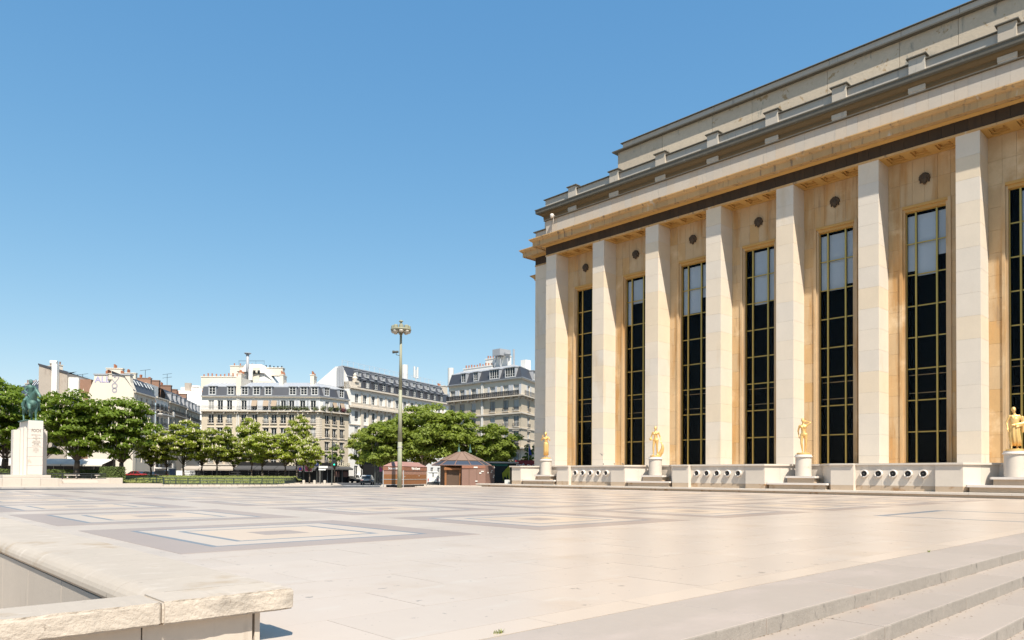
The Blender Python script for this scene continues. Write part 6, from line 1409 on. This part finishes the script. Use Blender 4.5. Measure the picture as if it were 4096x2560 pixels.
# ---------------- signs and small street furniture
def pole_thing(name, label, cat, u, d, z0, vtop, r=.06, m='mast_dark', group=None):
    p = gp(u, d, z0); t = thing(name, label, cat, p, math.atan2(rt0.y, rt0.x), group); h = zat(u, vtop, d)-z0; MB().tube((0,0,0), (0,0,h), r, r*.8, 8).build('pole', M[m], t); return t, h, lambda v: zat(u, v, d)-z0
M['poster_pink'] = mat('pink poster', (.55, .09, .26), .5, (.8, .25), 0, stain=((.42, .22, .16), (1.1, 1.1, 1.1), .5, .1)); M['signwhite'] = mat('white road sign', (.62, .62, .60), .5); M['signblue'] = mat('blue sign', (.02, .08, .42), .5); M['signred'] = mat('red sign', (.5, .02, .03), .5); M['green_lamp'] = mat('green signal lamp', (.02, .5, .32), .4)
b_ = M['green_lamp'].node_tree.nodes['Principled BSDF']; b_.inputs['Emission Color'].default_value = (.02, .9, .5, 1); b_.inputs['Emission Strength'].default_value = 1.2
ds = G(1328, 1940, PAVEZ).dot(fw0); sg_, h, zf_ = pole_thing('traffic_light', 'grey post with a green traffic light at the pavement corner', 'traffic light', 1328, ds, PAVEZ, 1760, .09)
MB().box(.12, .62, -.2, .12, zf_(1862), zf_(1838)).build('signal_box', M['black'], sg_)
for k, v in enumerate((1843, 1850, 1858)): MB().lathe([(.001,-.24),(.10,-.24),(.11,-.2)], (.37, 0, zf_(v)), 12, 'y').build('signal_lamp', M['green_lamp'] if k == 2 else M['trimdark'], sg_)
MB().lathe([(.3,-.2),(.32,0),(.1,.3)], (.25, 0, zf_(1780)), 12).build('street_lamp_head', M['mast_dark'], sg_)
ps, h, zf_ = pole_thing('poster_stand', 'tall stand carrying a pink fashion poster', 'poster', 1214, 128, PAVEZ, 1850, .13); MB().box(.25, 1.55, -.12, .12, zf_(1887), zf_(1852)).build('poster_frame', M['signwhite'], ps); MB().box(.32, 1.48, -.14, -.125, zf_(1885), zf_(1854)).build('poster', M['poster_pink'], ps)
ps, h, zf_ = pole_thing('poster_stand', 'dark stand with a pink and black poster before the institute entrance', 'poster', 1513, 140, ROADZ, 1760, .12); MB().box(.2, 1.4, -.12, .12, zf_(1886), zf_(1853)).build('poster', M['poster_pink'], ps)
ps, h, zf_ = pole_thing('poster_stand', 'low blue grey advertising stand among the chestnut trunks', 'poster', 690, 130, .5, 1880, .1); MB().box(-.6, .6, -.12, .12, .1, zf_(1874)).build('frame', M['shutter'], ps); MB().box(-.5, .5, -.14, -.121, .25, zf_(1876)).build('poster', mat('blue grey poster', (.10, .13, .24), .5, (1, .3)), ps)
ps, h, zf_ = pole_thing('parking_sign', 'blue parking sign on a thin post', 'sign', 1267, 126, PAVEZ, 1852, .05); MB().box(-.28, .28, -.05, 0, zf_(1862), zf_(1851)).build('sign_plate', M['signblue'], ps); letters('P', .42, M['white_txt'], (0, -.06, zf_(1857)), (0, -1), ps, .005, .01)
ps, h, zf_ = pole_thing('direction_sign', 'post with two white direction arrows near the parking sign', 'sign', 1283, 125, PAVEZ, 1858, .06)
for k, (v0, v1, w_) in enumerate(((1872, 1864, 1.5), (1881, 1875, 1.15))): MB().prism([(-.35, -.06), (w_-.3, -.06), (w_-.3, 0), (-.35, 0)], zf_(v0), zf_(v1)).build('arrow_plate', M['signwhite'], ps)
ps, h, zf_ = pole_thing('no_parking_sign', 'round blue and red no-parking sign before the pink poster', 'sign', 1201, 127, PAVEZ, 1862, .05); MB().lathe([(.001,-.06),(.36,-.06),(.36,0)], (0, 0, zf_(1876)), 20, 'y').build('sign_rim', M['signred'], ps); MB().lathe([(.001,-.08),(.27,-.08),(.27,-.06)], (0, 0, zf_(1876)), 20, 'y').build('sign_disc', M['signblue'], ps); MB().box(-.2, .2, -.05, 0, zf_(1887), zf_(1883)).build('sign_plate', M['signwhite'], ps)
for k, (u, d, nm) in enumerate(((1215, 122, 'stone bollard at the corner of the lawn fence'), (1258, 121, 'stone bollard left of the direction arrows'), (1299, 120, 'stone bollard right of the direction arrows'))):
    o = MB().lathe([(.22,0),(.22,.55),(.18,.62),(.02,.64)], (0,0,0), 14).build('bollard', M['mon_base'], None); o.location = gp(u, d, PAVEZ); tag(o, nm, 'bollard', 'stone bollards')
ps, h, zf_ = pole_thing('street_lamp', 'slim black street lamp in front of the institute entrance', 'lamp post', 1500, 118, ROADZ+.12, 1775, .09); MB().lathe([(.1,-.2),(.34,0),(.3,.35),(.05,.5)], (.25, 0, zf_(1778)), 10).build('lamp_head', M['mast_dark'], ps)
# ---------------- cafes and shopfronts at the foot of the houses
M['cafe_dark'] = mat('dark café interior', (.012, .011, .011), .5); M['awn_white'] = mat('white awning', (.58, .55, .50), .8, (1, .08)); M['awn_grey'] = mat('grey black awning', (.06, .058, .058), .8, (1, .15)); M['awn_beige'] = mat('beige awning', (.36, .31, .25), .8, (1, .1)); M['gold_txt'] = mat('pale shop lettering', (.62, .55, .42), .6)
def cafe(label, u0, d0, u1, d1, z0, v_aw0, v_aw1, awm, out=3.0, glaz=True):
    f = Face(gp(u0, d0), gp(u1, d1)); t = thing('cafe_front', label, 'café', (f.a.x, f.a.y, z0), world=True, group='cafés and shopfronts at street level'); za, zb_ = f.z_of((u0+u1)/2, v_aw0), f.z_of((u0+u1)/2, v_aw1)
    q = MB(); fbox(q, f, 0, f.L, -.6, 0, z0, za); q.build('shopfront', M['cafe_dark'], t)
    n = max(1, int(f.L/3.4))
    for k in range(n):
        s0, s1 = f.L*k/n+.05, f.L*(k+1)/n-.05; q = MB(); q.quad(f.p(s0,0,za), f.p(s1,0,za), f.p(s1,out,zb_), f.p(s0,out,zb_)); q.quad(f.p(s0,out,zb_), f.p(s1,out,zb_), f.p(s1,out,zb_-.3), f.p(s0,out,zb_-.3)); q.quad(f.p(s0,0,za-.04), f.p(s1,0,za-.04), f.p(s1,out,zb_-.04), f.p(s0,out,zb_-.04)); q.build('awning', M[awm], t, fix=False)
        q = MB(); fbox(q, f, s0, s0+.1, out-.7, out-.6, z0, zb_); q.build('post', M['iron'], t)
    if glaz:
        for k in range(n*2): s0 = f.L*k/(n*2); q = MB(); fbox(q, f, s0+.06, s0+.14, 0.02, .08, z0, za-.3); q.build('glazing_bar', M['alu'], t)
    return t, f, za
cafe('café terrace under a long white canopy behind the chestnut trees', -30, 141, 455, 141, .2, 1835, 1858, 'awn_white', 4.0)
cafe('dark café with beige awnings at the corner of the side street', 745, 152.5, 950, 152.5, HZ, 1864, 1876, 'awn_beige', 2.4)
t, f, za = cafe('black café front with glass canopy, below the corner house', 952, 152.5, 1276, 152, HZ, 1862, 1876, 'awn_grey', 2.4); q = MB(); fbox(q, f, 0, f.L, .05, .25, f.z_of(1165, 1864), f.z_of(1165, 1849)); q.build('fascia', M['cafe_dark'], t); letters('CAFE', 1.1, M['gold_txt'], f.p(f.s_of(1165), .3, f.z_of(1165, 1856)), f.n, t, .02, .02)
t, f, za = cafe('black café front with pale KLEBER lettering beside the avenue', 1277, 152.2, 1395, 158, HZ, 1864, 1874, 'awn_grey', 1.6); q = MB(); fbox(q, f, 0, f.L, .05, .25, f.z_of(1340, 1866), f.z_of(1340, 1852)); q.build('fascia', M['cafe_dark'], t); letters('KLEBER', 1.05, M['gold_txt'], f.p(f.s_of(1372), .3, f.z_of(1372, 1859)), f.n, t, .02, .03)
for k, u in enumerate((1347, 1381)): q = MB(); fbox(q, f, f.s_of(u)-.6, f.s_of(u)+.6, .1, .14, f.z_of(u, 1908), f.z_of(u, 1886)); q.build('menu_poster', M['kiosk_side'], t)
fi = Face(gp(1455, 158), gp(1545, 166)); t = thing('entrance_canopy', 'dark modern entrance with black canopy in front of the institute building', 'entrance', (fi.a.x, fi.a.y, HZ), world=True); q = MB(); fbox(q, fi, 0, fi.L, -.3, 3, HZ, fi.z_of(1500, 1842)); q.build('glazed_box', M['cafe_dark'], t); q = MB(); fbox(q, fi, -.5, fi.L+.5, -.3, 4.0, fi.z_of(1500, 1842), fi.z_of(1500, 1838)); q.build('canopy', M['awn_grey'], t)
for k in range(4): q = MB(); fbox(q, fi, .6+k*1.6, .75+k*1.6, 3.01, 3.1, 3, fi.z_of(1500, 1846)); q.build('fin', M['alu'], t)
cafe('dark shop row under the right-hand corner house', 1794, 163, 2080, 148, HZ, 1858, 1868, 'awn_grey', 1.8)
# pigeons on the terrace
M['pigeon'] = mat('grey pigeon', (.10, .095, .095), .7, (20, .3))
def pigeon(p, rz, lab, fly=False):
    t = thing('pigeon', lab, 'bird', p, rz, 'pigeons at the palace')
    organic('body', [((-.10,0,.10),.035,(.02,0,.12),.06), ((.02,0,.12),.06,(.09,0,.17),.035), ((-.10,0,.10),.03,(-.2,0,.08),.015), ((.0,.025,.07),.01,(.0,.025,0),.008), ((.0,-.025,.07),.01,(.0,-.025,0),.008)], [((.115,0,.205),(.032,.028,.03)), ((.15,0,.2),(.018,.008,.008))], M['pigeon'], t, .012, 2)
    if fly:
        for s in (-1, 1): MB().add([(.05,s*.04,.14),(-.07,s*.04,.14),(-.12,s*.2,.26),(-.02,s*.30,.30),(.06,s*.2,.25)], [(0,1,2,3,4)]).build('wing', M['pigeon'], t)
zc_p = PT_+.15
for u, lab in ((2456, 'pigeon perched on the coping near the second pillar'), (2413, 'pigeon crouched on the coping below the flying pigeon'), (2490, 'pigeon perched on the coping beside the first window')):
    p = PX(u, 1862, X1+.1); pigeon((X1+.15, p.y, zc_p), random.uniform(0, 6), lab)
p = PX(2408, 1824, 64.0); pigeon((64.0, p.y, p.z), R(60), 'pigeon flying in front of the second pillar', True)
